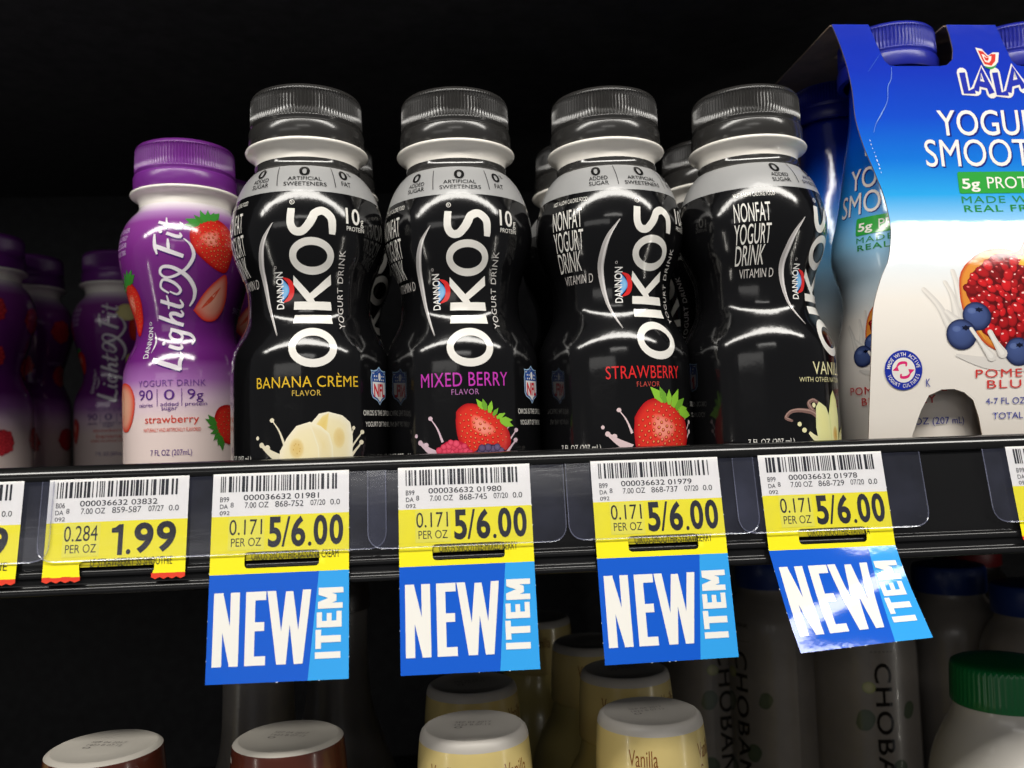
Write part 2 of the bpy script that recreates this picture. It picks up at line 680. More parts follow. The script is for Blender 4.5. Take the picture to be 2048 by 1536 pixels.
# ------------------------------------------------------------------ the case: back, shelves, price rail
bm = bmesh.new()
box(bm, -900, 900, 430, 436, -260, 420)
structure(finish(bm, 'back_wall', M_wall))
bm = bmesh.new()
box(bm, -900, 900, -20, 429, 212, 218)
structure(finish(bm, 'upper_shelf', M_liner))
for _x in (-760, 760):
    bm = bmesh.new()
    box(bm, _x - 3, _x + 3, -20, 429, -229, 211)
    structure(finish(bm, 'unseen_side_wall', M_wall))  # unseen end walls, added to keep background light off the cap edges
bm = bmesh.new()
box(bm, -900, 900, -10, 429, -236, -230)
structure(finish(bm, 'lower_shelf', M_shelf))

shelf = thing('shelf', 'black metal shelf with a rounded front lip carrying the bottles', 'shelf', (0, 0, 0))
bm = bmesh.new()
box(bm, -700, 700, 3.2, 429, -4, 0)
finish(bm, 'deck', M_shelf, shelf)
bm = bmesh.new()
lipo = smooth_profile([(-0.75, 3.3), (-0.98, 4.0), (-0.98, 4.7), (-0.84, 5.3), (-0.6, 5.85), (-0.27, 6.4), (0.2, 6.95), (0.9, 7.4), (1.8, 7.65), (3.1, 7.7)], 0.2)
lipo = lipo + [(3.1, -4), (1.2, -4), (0.9, 3.0)]
extrude_profile(bm, lipo, -700, 700)
finish(bm, 'front_lip', M_shelf, shelf, sharp=50)
bm = bmesh.new()
# price rail: sloping back, two faint ridges, a ledge and a rounded bottom bar
rail = [(0.6, 3.0), (0.3, 2.2), (-1.6, -7.0), (-4.2, -20.9), (-4.35, -22.6),
        (-5.3, -23.0), (-5.7, -24.0), (-5.6, -24.8), (-4.9, -25.2), (-5.0, -27.2), (-5.9, -28.0), (-6.2, -29.0), (-6.0, -29.7), (-4.8, -30.2), (-1.0, -30.2), (2.0, -4.2), (2.0, 3.0)]
rail = round_poly(rail[:-2], 0.55, 5) + rail[-2:]
extrude_profile(bm, rail, -700, 700)
finish(bm, 'price_rail', M_rail, shelf, sharp=60)


# plane of the price tags (measured): leans out towards the bottom
def tagplane(x, d, off=0.0):
    """x mm along the shelf, d mm down from the top of the tag; off in front"""
    k = 0.2
    c = 1 / math.sqrt(1 + k * k)
    z = 3.7 - d * c
    y = -1.0 - (3.0 - z) * k
    return Vector((x, y - off * c, z + off * c * k * -1.0))


def holder(x0, x1, label, lift, r=5.5):
    out = round_poly([(x0, 0.3), (x0, 24.0), (x1, 24.0), (x1, 0.3)], r, 8)
    # keep the top corners square
    out = [(x0, 0.3)] + [p for p in out if p[1] > 8] + [(x1, 0.3)]
    root = thing('label_holder', label, 'label holder', tagplane(0.5 * (x0 + x1), 23.0, lift), group='clear label holders on the shelf edge')
    base = tagplane(0.5 * (x0 + x1), 23.0, lift)
    ink = Ink(maxlen=60)
    ink.poly(out, '#ffffff')
    ink.build('film', lambda x, d, o: tagplane(x, d, lift) - base, M_film, root)
    bm = bmesh.new()
    n = len(out)
    w = 0.28
    cx, cy = 0.5 * (x0 + x1), 12
    prev = None
    for i in range(n):
        a, b = Vector(out[max(i - 1, 0)]), Vector(out[min(i + 1, n - 1)])
        d = (b - a).normalized()
        nr = Vector((-d.y, d.x))
        p = Vector(out[i])
        if (p + nr - Vector((cx, cy))).length > (p - Vector((cx, cy))).length:
            nr = -nr
        q = p + nr * w
        cur = [bm.verts.new(tagplane(p.x, p.y, lift + 0.12) - base), bm.verts.new(tagplane(q.x, q.y, lift + 0.12) - base),
               bm.verts.new(tagplane(p.x, p.y, lift - 0.12) - base), bm.verts.new(tagplane(q.x, q.y, lift - 0.12) - base)]
        if prev:
            bm.faces.new((prev[0], cur[0], cur[1], prev[1]))
            bm.faces.new((prev[2], prev[3], cur[3], cur[2]))
            bm.faces.new((prev[0], prev[2], cur[2], cur[0]))
            bm.faces.new((prev[1], cur[1], cur[3], prev[3]))
        prev = cur
    finish(bm, 'film_edge', M_film_edge, root)
    return root


holder(-330, -134, 'clear plastic label strip at the left edge, over the cut-off tag ending in 9', 0.75)
holder(-137.5, -36, 'clear plastic label strip over the 1.99 tag and the banana tag', 1.05)
holder(-41.7, 18.6, 'clear plastic label strip over the mixed berry price tag', 1.45)
holder(19.2, 79.2, 'clear plastic label strip over the strawberry price tag with the blue flap', 1.05)
holder(72.2, 133.8, 'clear plastic label strip over the vanilla tag with the shiny lifted flap', 1.45)
holder(155.1, 330, 'clear plastic label strip at the right edge, beside the bare black rail', 0.9)

YEL, YEL2, WHT, BLK = '#f6e916', '#efe64c', '#f1eeec', '#15151a'
BLU, LBL = '#0457ca', '#2f9fea'
TW = 40.6


def warp(seed):
    r = random.Random(seed)
    a, b, c = r.uniform(-0.25, 0.25), r.uniform(0, 6), r.uniform(0.02, 0.04)
    e, h = r.uniform(1.0, 3.2), r.uniform(-1.2, 1.2)
    return lambda x, d: a * math.sin(b + d * 0.09 + x * c) + max(0, (d - 30) / 30) ** 2 * (e + h * (x / 20 - 1))


def card_front(ink_lines, price, unit, code, sub, text, text_box, seed):
    """printing common to every price tag; x 0..TW, d downwards"""
    i = Ink(maxlen=8, step=0.012, base=0.07)
    i.rect(5, 15.6, 13.2, 23.0, YEL2)
    i.nxt()
    i.barcode(2.3, 37.6, 0.8, 5.6, seed)
    T = lambda s, x0, x1, d0, d1, **k: i.text(s, x0, x1, d1, d0, BLK, **k)
    T(code, 9.2, 31.6, 6.5, 8.2, bold=0.004)
    T('7.00 OZ', 9.6, 16.6, 8.8, 10.5)
    T(sub, 18.6, 27.0, 8.7, 10.5)
    T('07/20' if seed != 1 else '07/27', 29.1, 33.5, 8.7, 10.4)
    T('0.0', 35.0, 37.9, 8.7, 10.4)
    T('B99' if seed != 1 else 'B06', 2.3, 4.9, 7.0, 8.5)
    T('DA', 2.3, 4.6, 9.2, 10.5)
    T('8', 5.4, 6.3, 8.7, 10.2)
    T('092', 2.3, 5.2, 11.2, 12.4)
    T(unit, 5.3, 14.9, 13.9, 18.5)
    T('PER OZ', 5.9, 14.7, 19.4, 21.9)
    for s, x0, x1, d0, d1, bold in price:
        if s == '1':
            one(i, x0, x1, d0, d1)
        else:
            T(s, x0, x1, d0, d1, bold=bold)
    return i


def price_tag(x0, label, code, sub, text, seed, price, unit, style, group='price tags in the shelf rail', tearx=None, flap_pts=None, slot=True):
    base = tagplane(x0, 0)
    root = thing('price_tag', label, 'price tag', base, group=group)
    wf = warp(seed)
    place = lambda x, d, o: tagplane(x0 + x, d, o + 0.25 + wf(x, d) * 0.4) - base
    card = Ink(maxlen=4, step=0.0, base=0.0)
    if style == 'torn':
        card.poly([(0, 0), (TW, 0), (TW, 12.9), (0, 12.9)], WHT)
        low = [(0, 12.9), (TW, 12.9), (TW, 28.6), (31.2, 28.6), (31.7, 27.2), (31.5, 24.3), (11.0, 24.3), (10.2, 25.4), (10.6, 28.8), (0, 28.8)]
        card.poly(low, YEL)
        jag = lambda a, b: [(a, 28.6), (b, 28.6)] + [(b + (a - b) * k / 8, 30.0 + (0.35 if k % 2 else -0.25)) for k in range(9)]
        card.poly(jag(0.0, 10.7), '#e03c22')
        card.poly(jag(30.9, TW), '#e03c22')
    else:
        card.poly([(0, 0), (TW, 0), (TW, 12.9), (0, 12.9)], WHT)
        outl = [(0, 12.9), (TW, 12.9), (TW, 30.0), (0, 30.0)]
        hole = [round_poly([(10.0, 23.6), (31.8, 23.6), (31.8, 28.4), (10.0, 28.4)], 1.3, 4)] if slot else []
        card.poly(outl, YEL, hole)
    card.build('price_card', place, M_tag, root)
    # the yellow tongue tucked behind the slot
    tongue = Ink(maxlen=6, step=0, base=0)
    tongue.rect(10.2, 31.6, 22.5, 26.3, '#cfc21a')
    tongue.build('tongue', lambda x, d, o: tagplane(x0 + x, d, -0.45) - base, M_tag, root)
    ink = card_front(None, price, unit, code, sub, text, None, seed)
    if text:
        s, a, b = text
        ink.text(s, a, b, 26.1, 23.7, '#2a2a20')
    ink.build('price_lettering', place, M_tag, root)
    if style == 'new':
        f = Ink(maxlen=2.0, step=0.0, base=0.0)
        f.poly([(0, 30.0), (31.8, 30.0), (28.9, 60.6), (0, 60.6)], BLU)
        f.poly([(31.8, 30.0), (TW, 30.0), (TW, 60.6), (28.9, 60.6)], LBL)
        W = '#eceae4'
        t = Ink(maxlen=2.0, step=0.01, base=0.07)

        def letter(strokes):
            for pts in strokes:
                t.poly(pts, W)
        top, bot = 35.2, 55.9
        # N
        letter([[(1.6, bot), (1.6, top), (4.3, top), (4.3, bot)], [(6.4, bot), (6.4, top), (9.0, top), (9.0, bot)]])
        t.nxt()
        letter([[(1.7, top), (4.2, top), (9.0, bot), (6.5, bot)]])
        # E
        letter([[(10.8, bot), (10.8, top), (13.5, top), (13.5, bot)], [(13.5, top), (16.6, top), (16.6, top + 2.5), (13.5, top + 2.5)],
                [(13.5, bot - 2.5), (16.7, bot - 2.5), (16.7, bot), (13.5, bot)], [(13.5, 43.9), (16.2, 43.9), (16.2, 46.4), (13.5, 46.4)]])
        # W
        letter([[(16.9, top), (19.4, top), (22.4, bot), (19.9, bot)]])
        t.nxt()
        letter([[(22.3, top + .3), (24.3, top + .3), (22.6, bot), (20.1, bot)]])
        t.nxt()
        letter([[(22.3, top + .3), (24.4, top + .3), (27.3, bot), (24.9, bot)]])
        t.nxt()
        letter([[(27.2, top), (29.6, top), (27.4, bot), (25.0, bot)]])
        # ITEM, reading upwards
        letter([[(30.9, 54.8), (38.2, 54.8), (38.2, 53.0), (30.9, 53.0)]])
        letter([[(31.0, 52.1), (32.6, 52.1), (32.6, 46.8), (31.0, 46.8)], [(32.5, 50.4), (38.3, 50.4), (38.3, 48.5), (32.5, 48.5)]])
        letter([[(31.3, 46.2), (38.5, 46.2), (38.5, 44.4), (31.3, 44.4)], [(31.3, 44.5), (32.8, 44.5), (32.8, 41.9), (31.3, 41.9)],
                [(34.2, 44.5), (35.6, 44.5), (35.6, 42.2), (34.2, 42.2)], [(37.0, 44.5), (38.5, 44.5), (38.5, 41.7), (37.0, 41.7)]])
        letter([[(31.6, 40.9), (38.8, 40.9), (38.8, 39.3), (31.6, 39.3)], [(31.8, 34.9), (39.0, 34.9), (39.0, 36.5), (31.8, 36.5)]])
        t.nxt()
        letter([[(31.6, 40.8), (31.6, 39.0), (37.0, 37.0), (37.0, 38.8)]])
        t.nxt()
        letter([[(31.8, 35.0), (31.8, 36.9), (37.0, 38.8), (37.0, 37.0)]])
        # torn perforation nibs along the sides
        nib = Ink(maxlen=5, step=0, base=0)
        rr = random.Random(seed)
        for s, xx in ((-1, 0.0), (1, TW)):
            for d in range(6, 60, 6):
                q = d + rr.uniform(-1, 1)
                if rr.random() < 0.75:
                    nib.poly([(xx, q), (xx + s * rr.uniform(0.12, 0.3), q + 0.2), (xx, q + 0.45)], '#c9cdd4')
        for k in range(3):
            q = rr.uniform(6, 34)
            nib.poly([(q, 60.6), (q + 0.6, 60.6), (q + 0.3, 60.85)], '#c9cdd4')
        if flap_pts:
            h0, h1 = tagplane(x0, 30), tagplane(x0 + TW, 30)
            b0, b1 = Vector(flap_pts[0]), Vector(flap_pts[1])

            def fplace(x, d, o):
                if d < 30:
                    return place(x, d, o)
                u, v = x / TW, (d - 30) / 30.6
                a = h0.lerp(h1, u)
                b = b0.lerp(b1, u)
                n = (b1 - b0).cross(b - a).normalized()
                if n.y > 0:
                    n = -n
                p = a.lerp(b, v)
                bulge = -1.1 * math.sin(math.pi * v) + 0.16 * math.sin(7 * v + 3 * u) * min(1, 4 * v) + 0.1 * math.sin(9 * u + 2) * min(1, 4 * v)
                return p + n * (o + 0.25 + bulge) - base
        else:
            fplace = place
        fm_ = M_tag_gloss if flap_pts else M_tag_semi
        fl = f.build('flap', fplace, fm_, root)
        t.build('flap_lettering', fplace, fm_, fl)
        nib.build('torn_nibs', fplace, M_tag, root)
    return root


def one(i, x0, x1, d0, d1):
    w = (x1 - x0)
    i.poly([(x1, d0), (x1, d1), (x1 - 0.42 * w, d1), (x1 - 0.42 * w, d0 + 2.4), (x0, d0 + 2.4), (x0, d0 + 1.1), (x0 + 0.36 * w, d0 + 0.8), (x1 - 0.40 * w, d0)], BLK)


P56 = [('5', 16.7, 20.6, 13.4, 22.5, 0.03), ('/', 20.7, 23.2, 13.4, 22.4, 0.0), ('6', 23.5, 27.7, 13.4, 22.5, 0.03), ('.', 28.5, 29.5, 21.2, 22.5, 0.0),
       ('0', 30.1, 34.2, 13.3, 22.4, 0.03), ('0', 34.8, 38.9, 13.3, 22.4, 0.03)]
P199 = [('1', 18.9, 22.2, 13.9, 22.9, 0.018), ('.', 23.3, 24.6, 21.3, 22.8, 0.02), ('9', 25.4, 31.0, 13.6, 22.7, 0.03), ('9', 31.8, 37.5, 13.4, 22.5, 0.03)]
price_tag(-183.6, 'yellow and white price tag cut off by the left edge, only a big 9 showing', '000036632 03830', '859-585', ('SS SMOOTHIE', 20, 38), 1, P199, '0.284', 'torn')
price_tag(-135.6, 'yellow and white price tag reading 1.99 with a torn red lower edge', '000036632 03832', '859-587', ('LF STRAWBERRY SS SMOOTHIE', 13.4, 36.8), 1, P199, '0.284', 'torn')
price_tag(-87.9, 'price tag with a blue NEW ITEM flap, under the banana bottle, printed banana cream', '000036632 01981', '868-752', ('OIKOS SMOOTHIE-BANANA CREAM', 12, 37.5), 2, P56, '0.171', 'new')
price_tag(-32.4, 'price tag with a blue NEW ITEM flap printed mixed berry, under the mixed berry bottle', '000036632 01980', '868-745', ('OIKOS SMOOTHIE-MIXED BERRY', 12, 35.7), 3, P56, '0.171', 'new')
price_tag(27.4, 'price tag with a blue NEW ITEM flap printed strawberry, under the black strawberry bottle', '000036632 01979', '868-737', ('OIKOS-SMOOTHIE-STRAWBERRY', 12, 36.2), 4, P56, '0.171', 'new')
price_tag(81.1, 'price tag whose blue NEW ITEM flap lifts forward and shines with white glare', '000036632 01978', '868-729', ('OIKOS SMOOTHIE-VANILLA', 13, 33.0), 5, P56, '0.171', 'new',
          flap_pts=((83.3, -22.4, -53.4), (121.9, -25.2, -50.1)))
price_tag(163.6, 'yellow and white price tag cut off by the right edge beside bare rail', '000036632 02210', '868-911', None, 6, P56, '0.171', 'torn')

# ------------------------------------------------------------------ yogurt drink bottles
PROF_A = smooth_profile([(26.0, 0.9), (26.5, 3), (26.6, 10), (26.5, 25), (26.45, 34), (26.2, 38.3), (25.6, 41.8), (24.2, 45.4), (21.9, 50), (20.8, 53), (20.45, 56.3), (20.4, 60.2),
                         (20.8, 64), (21.7, 67), (23.8, 72), (25.3, 77), (25.9, 82), (25.5, 86.8), (24.45, 91.4), (22.5, 96.8), (20.3, 100.4), (18.5, 102.4), (17.75, 103.7), (17.6, 105.6)], 0.8)
PROF_B = smooth_profile([(23.0, 0.9), (23.5, 3), (23.6, 12), (23.6, 33), (23.45, 39.6), (22.9, 43.2), (21.7, 46.8), (19.7, 51.2), (18.85, 54), (18.6, 57.2), (19.0, 61.5), (21.6, 70.8), (23.9, 80), (24.8, 86.5), (24.4, 92),
                         (22.6, 97.8), (20.2, 101.4), (18.2, 103.6), (17.3, 105.4)], 0.8)
PROF_C = smooth_profile([(24.0, 0.9), (24.5, 3), (24.7, 12), (24.6, 30), (24.0, 39), (22.2, 47), (20.9, 54), (21.2, 62), (23.2, 69), (24.2, 75), (23.4, 82), (21.6, 89), (19.8, 98), (18.0, 109), (16.2, 119), (14.8, 128), (14.2, 136), (14.0, 144)], 0.9)


def rad(prof, z):
    lo, hi = 0, len(prof) - 1
    if z <= prof[0][1]:
        return prof[0][0]
    if z >= prof[-1][1]:
        return prof[-1][0]
    while hi - lo > 1:
        m = (lo + hi) // 2
        if prof[m][1] <= z:
            lo = m
        else:
            hi = m
    a, b = prof[lo], prof[hi]
    t = (z - a[1]) / (b[1] - a[1] + 1e-9)
    return a[0] + (b[0] - a[0]) * t


def on_bottle(prof, r0):
    def fm(x, z, o):
        r = rad(prof, z)
        a = (x / r0) * (r / r0) ** -0.4
        s = (rad(prof, z + 0.4) - rad(prof, z - 0.4)) / 0.8
        c = 1 / math.sqrt(1 + s * s)
        rr = r + (o + 0.03) * c
        return Vector((rr * math.sin(a), -rr * math.cos(a), z - (o + 0.03) * c * s))
    return fm


def cap_mesh(name, mat, parent, r=19.0, z0=112.0, h=18.4, count=110):
    k = h / 18.4
    prof = [(r - 1.6, z0 + 0.05), (r + 0.25, z0), (r + 0.5, z0 + 0.4), (r + 0.5, z0 + 5.4 * k), (r + 0.25, z0 + 6.0 * k), (r - 0.3, z0 + 6.3 * k), (r - 0.3, z0 + 6.9 * k), (r - 0.02, z0 + 7.3 * k), (r - 0.02, z0 + 7.7 * k),
            (r - 0.03, z0 + 8.0 * k), (r - 0.08, z0 + 11 * k), (r - 0.18, z0 + 14.4 * k), (r - 0.22, z0 + 16.0 * k), (r - 0.26, z0 + 16.3 * k), (r - 0.5, z0 + 17.1 * k), (r - 1.1, z0 + 17.8 * k), (r - 2.2, z0 + 18.3 * k), (r - 8, z0 + 18.4 * k)]
    bm = bmesh.new()
    lathe(bm, prof, n=count * 4, rib=(z0 + 7.75 * k, z0 + 16.2 * k, count, 0.5))
    return finish(bm, name, mat, parent, sharp=50)


def neck_mesh(parent, zs=98):
    prof = [(12, zs), (17.0, zs), (17.0, 103), (17.25, 106.4), (17.5, 108.0), (18.4, 109.3), (19.9, 110.0), (20.5, 110.45), (20.7, 110.9), (20.55, 111.3), (20.0, 111.6), (18.0, 112.0), (12, 112.2)]
    bm = bmesh.new()
    lathe(bm, prof, n=96, cap_top=True)
    return finish(bm, 'bottle_neck', M_white_plastic, parent, sharp=70)


def sleeve_mesh(prof, mats, matfn, parent, cuts=()):
    bm = bmesh.new()
    pr = list(prof)
    for c in cuts:
        pr.append((rad(prof, c), c))
    pr.sort(key=lambda q: q[1])
    lathe(bm, pr, n=128, mat=matfn, cap_top=False, cap_bot=True)
    return finish(bm, 'sleeve', mats, parent, sharp=60)


def strawberry(i, cx, cy, w, h, rot=0.0, tip=1.0, seeds=26, seed=1, leaf='#6fae22', hull=True, hl=True):
    """w, h in mm; rot turns the pointed end; hull leaves at the blunt end"""
    r = random.Random(seed)
    c, s = math.cos(rot), math.sin(rot)
    tr = lambda x, y: (cx + x * c - y * s, cy + x * s + y * c)
    out = []
    n = 40
    for k in range(n):
        a = 2 * math.pi * k / n
        y = math.cos(a)
        x = math.sin(a) * (0.5 + 0.17 * y - 0.05 * y * y) * (1.05 if y > 0 else 1.0) * (1 + 0.025 * math.sin(3 * a + seed) + 0.015 * math.sin(7 * a))
        out.append(tr(x * w, y * 0.5 * h))
    i.fan(out, '#ee3a2a', '#a80f18', center=tr(-0.08 * w, 0.1 * h), mid=0.8)
    i.nxt()
    if hl:
        patch = [tr((-0.04 + 0.23 * math.cos(t) * (1 + 0.2 * math.sin(3 * t))) * w, (0.12 + 0.19 * math.sin(t) * (1 + 0.2 * math.cos(2 * t))) * h) for t in [2 * math.pi * k / 20 for k in range(20)]]
        i.fan(patch, '#f6a08c', '#ec4a36', mid=0.6)
        i.nxt()
    m = int(seeds * 1.5)
    for k in range(m):
        a = k * 2.39996 + seed
        d = math.sqrt((k + 0.5) / m) * 0.92
        yy = d * math.cos(a)
        xx = d * math.sin(a) * (0.5 + 0.17 * yy - 0.05 * yy * yy)
        px, py = tr(xx * w * 0.96, yy * 0.5 * h * 0.96)
        q = 1 - 0.45 * d
        i.disc(px, py, 0.034 * w * q, 0.030 * h * q, '#b3141a', n=7, rot=rot)
        if k % 12 == 11:
            pass
    i.nxt()
    for k in range(m):
        a = k * 2.39996 + seed
        d = math.sqrt((k + 0.5) / m) * 0.92
        yy = d * math.cos(a)
        xx = d * math.sin(a) * (0.5 + 0.17 * yy - 0.05 * yy * yy)
        px, py = tr(xx * w * 0.96, yy * 0.5 * h * 0.96)
        q = 1 - 0.45 * d
        i.disc(px, py + 0.1, 0.018 * w * q, 0.018 * h * q, '#e59a5a', n=6, rot=rot)
    i.nxt()
    if hull:
        for a in (-1.25, -0.8, -0.35, 0.05, 0.45, 0.9, 1.3):
            L = h * r.uniform(0.24, 0.34)
            bx, by = 0.20 * w * math.sin(a), 0.44 * h
            tx, ty = bx + L * 0.95 * math.sin(a), by + L * (0.75 * math.cos(a) + 0.08)
            px, py = -(ty - by) * 0.24, (tx - bx) * 0.24
            mxp, myp = bx + (tx - bx) * 0.45, by + (ty - by) * 0.45
            i.poly([tr(bx - px * .5, by - py * .5), tr(mxp - px, myp - py), tr(tx, ty), tr(mxp + px, myp + py), tr(bx + px * .5, by + py * .5)], leaf if r.random() < 0.6 else mix(lin(leaf), (0.05, 0.2, 0.02), 0.5))
            i.layer += 0.4
    i.nxt()


def drupelets(i, cx, cy, r, c_in, c_out, seed, n=46, dr=0.2, squash=1.0):
    q = random.Random(seed)
    i.disc(cx, cy, r, r * squash, c_out, n=22)
    i.nxt()
    for k in range(n):
        a = k * 2.39996
        d = r * 0.93 * math.sqrt((k + 0.5) / n)
        i.disc(cx + d * math.cos(a), cy + d * math.sin(a) * squash, r * dr * q.uniform(0.85, 1.1), None, mix(lin(c_in), lin(c_out), q.uniform(0, 0.35)), c_out, n=8)
        if k % 5 == 4:
            i.nxt()
    i.nxt()


def splash(i, col, mirror=1, cx=0.0, parts='lr'):
    if 'l' in parts:
        i.stroke([(cx - 7.0, 12.0), (cx - 8.6, 16.2), (cx - 10.6, 19.2)], [0.8, 0.5, 0.35], col)
        i.nxt()
        i.disc(cx - 10.9, 19.6, 0.75, 0.7, col, n=12)
        i.disc(cx - 16.2, 14.2, 0.6, 0.65, col, n=12)
        i.stroke([(cx - 7.5, 7.0), (cx - 11.5, 9.4), (cx - 14.6, 11.9)], [3.2, 2.0, 1.0], col)
        i.nxt()
        i.disc(cx - 14.7, 12.0, 0.85, 0.85, col, n=12)
        i.nxt()
        i.disc(cx - 12.6, 11.2, 0.9, 0.8, col, n=12)
    if 'r' in parts:
        i.stroke([(cx + 12.0, 8.0), (cx + 14.6, 11.6), (cx + 17.6, 15.0)], [1.0, 0.6, 0.4], col)
        i.nxt()
        i.disc(cx + 17.8, 15.2, 0.8, 0.7, col, n=12)
        i.stroke([(cx + 12.0, 6.0), (cx + 14.6, 9.0), (cx + 17.3, 11.8)], [1.4, 0.8, 0.5], col)
        i.nxt()
        i.disc(cx + 17.4, 12.0, 0.85, 0.75, col, n=12)
        i.stroke([(cx + 12.5, 10.5), (cx + 13.6, 13.5), (cx + 14.5, 16.4)], [0.9, 0.5, 0.3], col)
        i.nxt()
        i.disc(cx + 14.6, 16.6, 0.55, 0.6, col, n=12)
    i.nxt()


def black_bottle(flavor, label, loc, rot, dz=0.0):
    root = thing('yogurt_bottle', label, 'drink bottle', loc, rot, group='black yogurt drink bottles')
    neck_mesh(root)
    cap_mesh('cap', M_black_cap, root)
    sl = sleeve_mesh(PROF_A, [M_black_sleeve, M_grey_sleeve, M_dark_neck], lambda z: 2 if z > 102.3 else (1 if z > 92.4 + dz else 0), root, cuts=(92.4 + dz, 102.3))
    fm0 = on_bottle(PROF_A, 26.0)
    fm = lambda x, z, o: fm0(x, z + dz, o)
    W = '#e6e3dc'
    i = Ink(maxlen=1.9)
    # big rotated wordmark: strokes laid reading upwards; u = along z, v = across (0 baseline .. 14.3 top)
    bx = 9.5

    def uv(u, v):
        return (bx - v, u)
    # O
    def oval(z0, z1, a, b, th):
        n = 44
        cz, hz, cv, hv = 0.5 * (z0 + z1), 0.5 * (z1 - z0), 0.5 * (a + b), 0.5 * (b - a)
        o = [uv(cz + hz * math.cos(2 * math.pi * k / n), cv + hv * math.sin(2 * math.pi * k / n)) for k in range(n)]
        q = [uv(cz + (hz - th[0]) * math.cos(2 * math.pi * k / n), cv + (hv - th[1]) * math.sin(2 * math.pi * k / n)) for k in range(n)]
        fs = []
        for k in range(n):
            j = (k + 1) % n
            fs += [(k, j, n + j), (k, n + j, n + k)]
        i.tris(o + q, fs, [lin(W)] * (2 * n))
    oval(35.8, 48.6, -0.3, 15.0, (2.6, 2.3))
    i.poly([uv(50.1, 0.2), uv(53.0, 0.5), uv(53.0, 13.6), uv(50.3, 14.0)], W)
    i.poly([uv(54.6, 0.2), uv(57.4, 0.5), uv(57.4, 13.8), uv(54.8, 14.0)], W)
    i.nxt()
    i.poly([uv(57.3, 6.2), uv(57.3, 9.0), uv(62.9, 14.0), uv(65.8, 13.8), uv(59.6, 7.7)], W)
    i.nxt()
    i.poly([uv(58.2, 7.0), uv(59.8, 8.4), uv(66.2, 0.5), uv(63.0, 0.3)], W)
    oval(65.9, 77.2, -0.3, 14.6, (2.4, 2.3))
    i.nxt()
    S = [uv(78.4, 1.2), uv(78.0, 2.8), uv(78.8, 4.6), uv(81.0, 5.2), uv(82.2, 7.0), uv(82.6, 8.8)]
    i.stroke([uv(78.3, 0.6), uv(80.4, 0.5), uv(83.6, 0.9), uv(85.6, 3.4), uv(84.8, 5.9), uv(82.8, 7.0), uv(80.8, 8.3), uv(79.0, 10.2), uv(79.2, 12.4), uv(81.6, 13.6), uv(86.3, 13.3)],
             [2.0, 2.4, 2.6, 2.6, 2.6, 2.7, 2.6, 2.5, 2.5, 2.4, 2.3], W)
    i.nxt()
    # registered mark
    i.ring(-3.6, 88.4, 0.62, 0.8, W, 20)
    i.text('R', -3.9, -3.3, 88.05, 88.75, W)
    # long swoosh
    i.stroke([(-9.9, 82), (-13.5, 77), (-15.4, 72), (-16.2, 66), (-14.2, 56), (-9.8, 46.2)], [0.15, 1.4, 2.1, 2.2, 1.3, 0.1], '#b9b4b2', n=12)
    i.nxt()
    i.stroke([(-9.8, 82), (-13.0, 77), (-14.9, 72), (-15.6, 66), (-13.8, 56), (-9.6, 46.4)], [0.1, 0.5, 0.8, 0.8, 0.5, 0.05], '#dcd8d6', n=12)
    i.text('YOGURT DRINK', 11.6, 13.9, 48.4, 73.8, '#cfcac6', up=True, spacing=1.1)
    i.text('10', 13.7, 19.0, 82.2, 87.6, W, bold=0.012)
    i.text('g', 19.3, 20.6, 81.6, 84.2, W)
    i.text('PROTEIN', 13.9, 20.8, 80.1, 81.5, W)
    for s, z0, z1, a, b in (('NONFAT', 80.4, 86.9, -34.3, -22.4), ('YOGURT', 73.3, 79.8, -34.3, -22.2), ('DRINK', 66.8, 73.0, -33.6, -23.4)):
        i.text(s, a, b, z0, z1, W)
    i.text('VITAMIN D', -31.8, -19.2, 62.6, 65.6, '#bdb8b4')
    i.text('NOT A LOW CALORIE FOOD', -34.0, -20.2, 89.0, 90.5, W, bold=0.01)
    # grey shoulder band
    K = '#1d1d1d'
    for s, x0, x1, z0, z1, bd in (('0', -18.4, -14.8, 98.0, 101.6, 0.02), ('ADDED', -19.3, -12.6, 96.2, 97.6, 0), ('SUGAR', -19.4, -12.4, 94.2, 95.7, 0),
                                  ('0', -1.6, 2.2, 97.9, 101.5, 0.02), ('ARTIFICIAL', -5.4, 6.2, 96.2, 97.5, 0), ('SWEETENERS', -6.7, 7.8, 94.2, 95.6, 0),
                                  ('0', 13.1, 16.6, 97.7, 101.2, 0.02), ('%', 17.0, 18.6, 99.6, 101.0, 0), ('FAT', 13.4, 17.2, 95.2, 96.9, 0)):
        i.text(s, x0, x1, z0, z1, K, bold=bd)
    for a, b in ((-9.6, -9.0), (10.4, 11.0)):
        i.stroke([(a, 101.8), (b if a < 0 else b, 94.3)], 0.22, K, curve=False)
    # net contents, back barcode, the line under the emblem
    i.text('7 FL OZ (207 mL)', -33.5, -19.0, 6.2, 8.8, W)
    i.text('OIKOS IS THE OFFICIAL', 18.4, 34.5, 20.5, 22.2, W)
    i.text('YOGURT OF THE NFL', 19.2, 33.2, 16.9, 18.5, W)
    i.rect(55, 64, 8, 38, '#d8d6d0')
    i.nxt()
    i.barcode(9, 37, 56.5, 62.5, 77, vertical=True)
    i.build('lettering', fm, M_ink, sl)
    # maker's mark beside the wordmark
    d = Ink(maxlen=1.9, base=0.06)
    d.stroke([(-8.4, 57.3), (-5.9, 58.8), (-5.2, 61.3), (-5.9, 63.8), (-8.4, 65.3)], [0.2, 1.6, 2.0, 1.6, 0.2], '#d62c2c')
    d.nxt()
    d.fan([(-8.9 + 2.9 * math.sin(t * math.pi), 57.5 + 7.6 * t) for t in [k / 14 for k in range(15)]], '#8cc4ea', '#2a72c0')
    d.nxt()
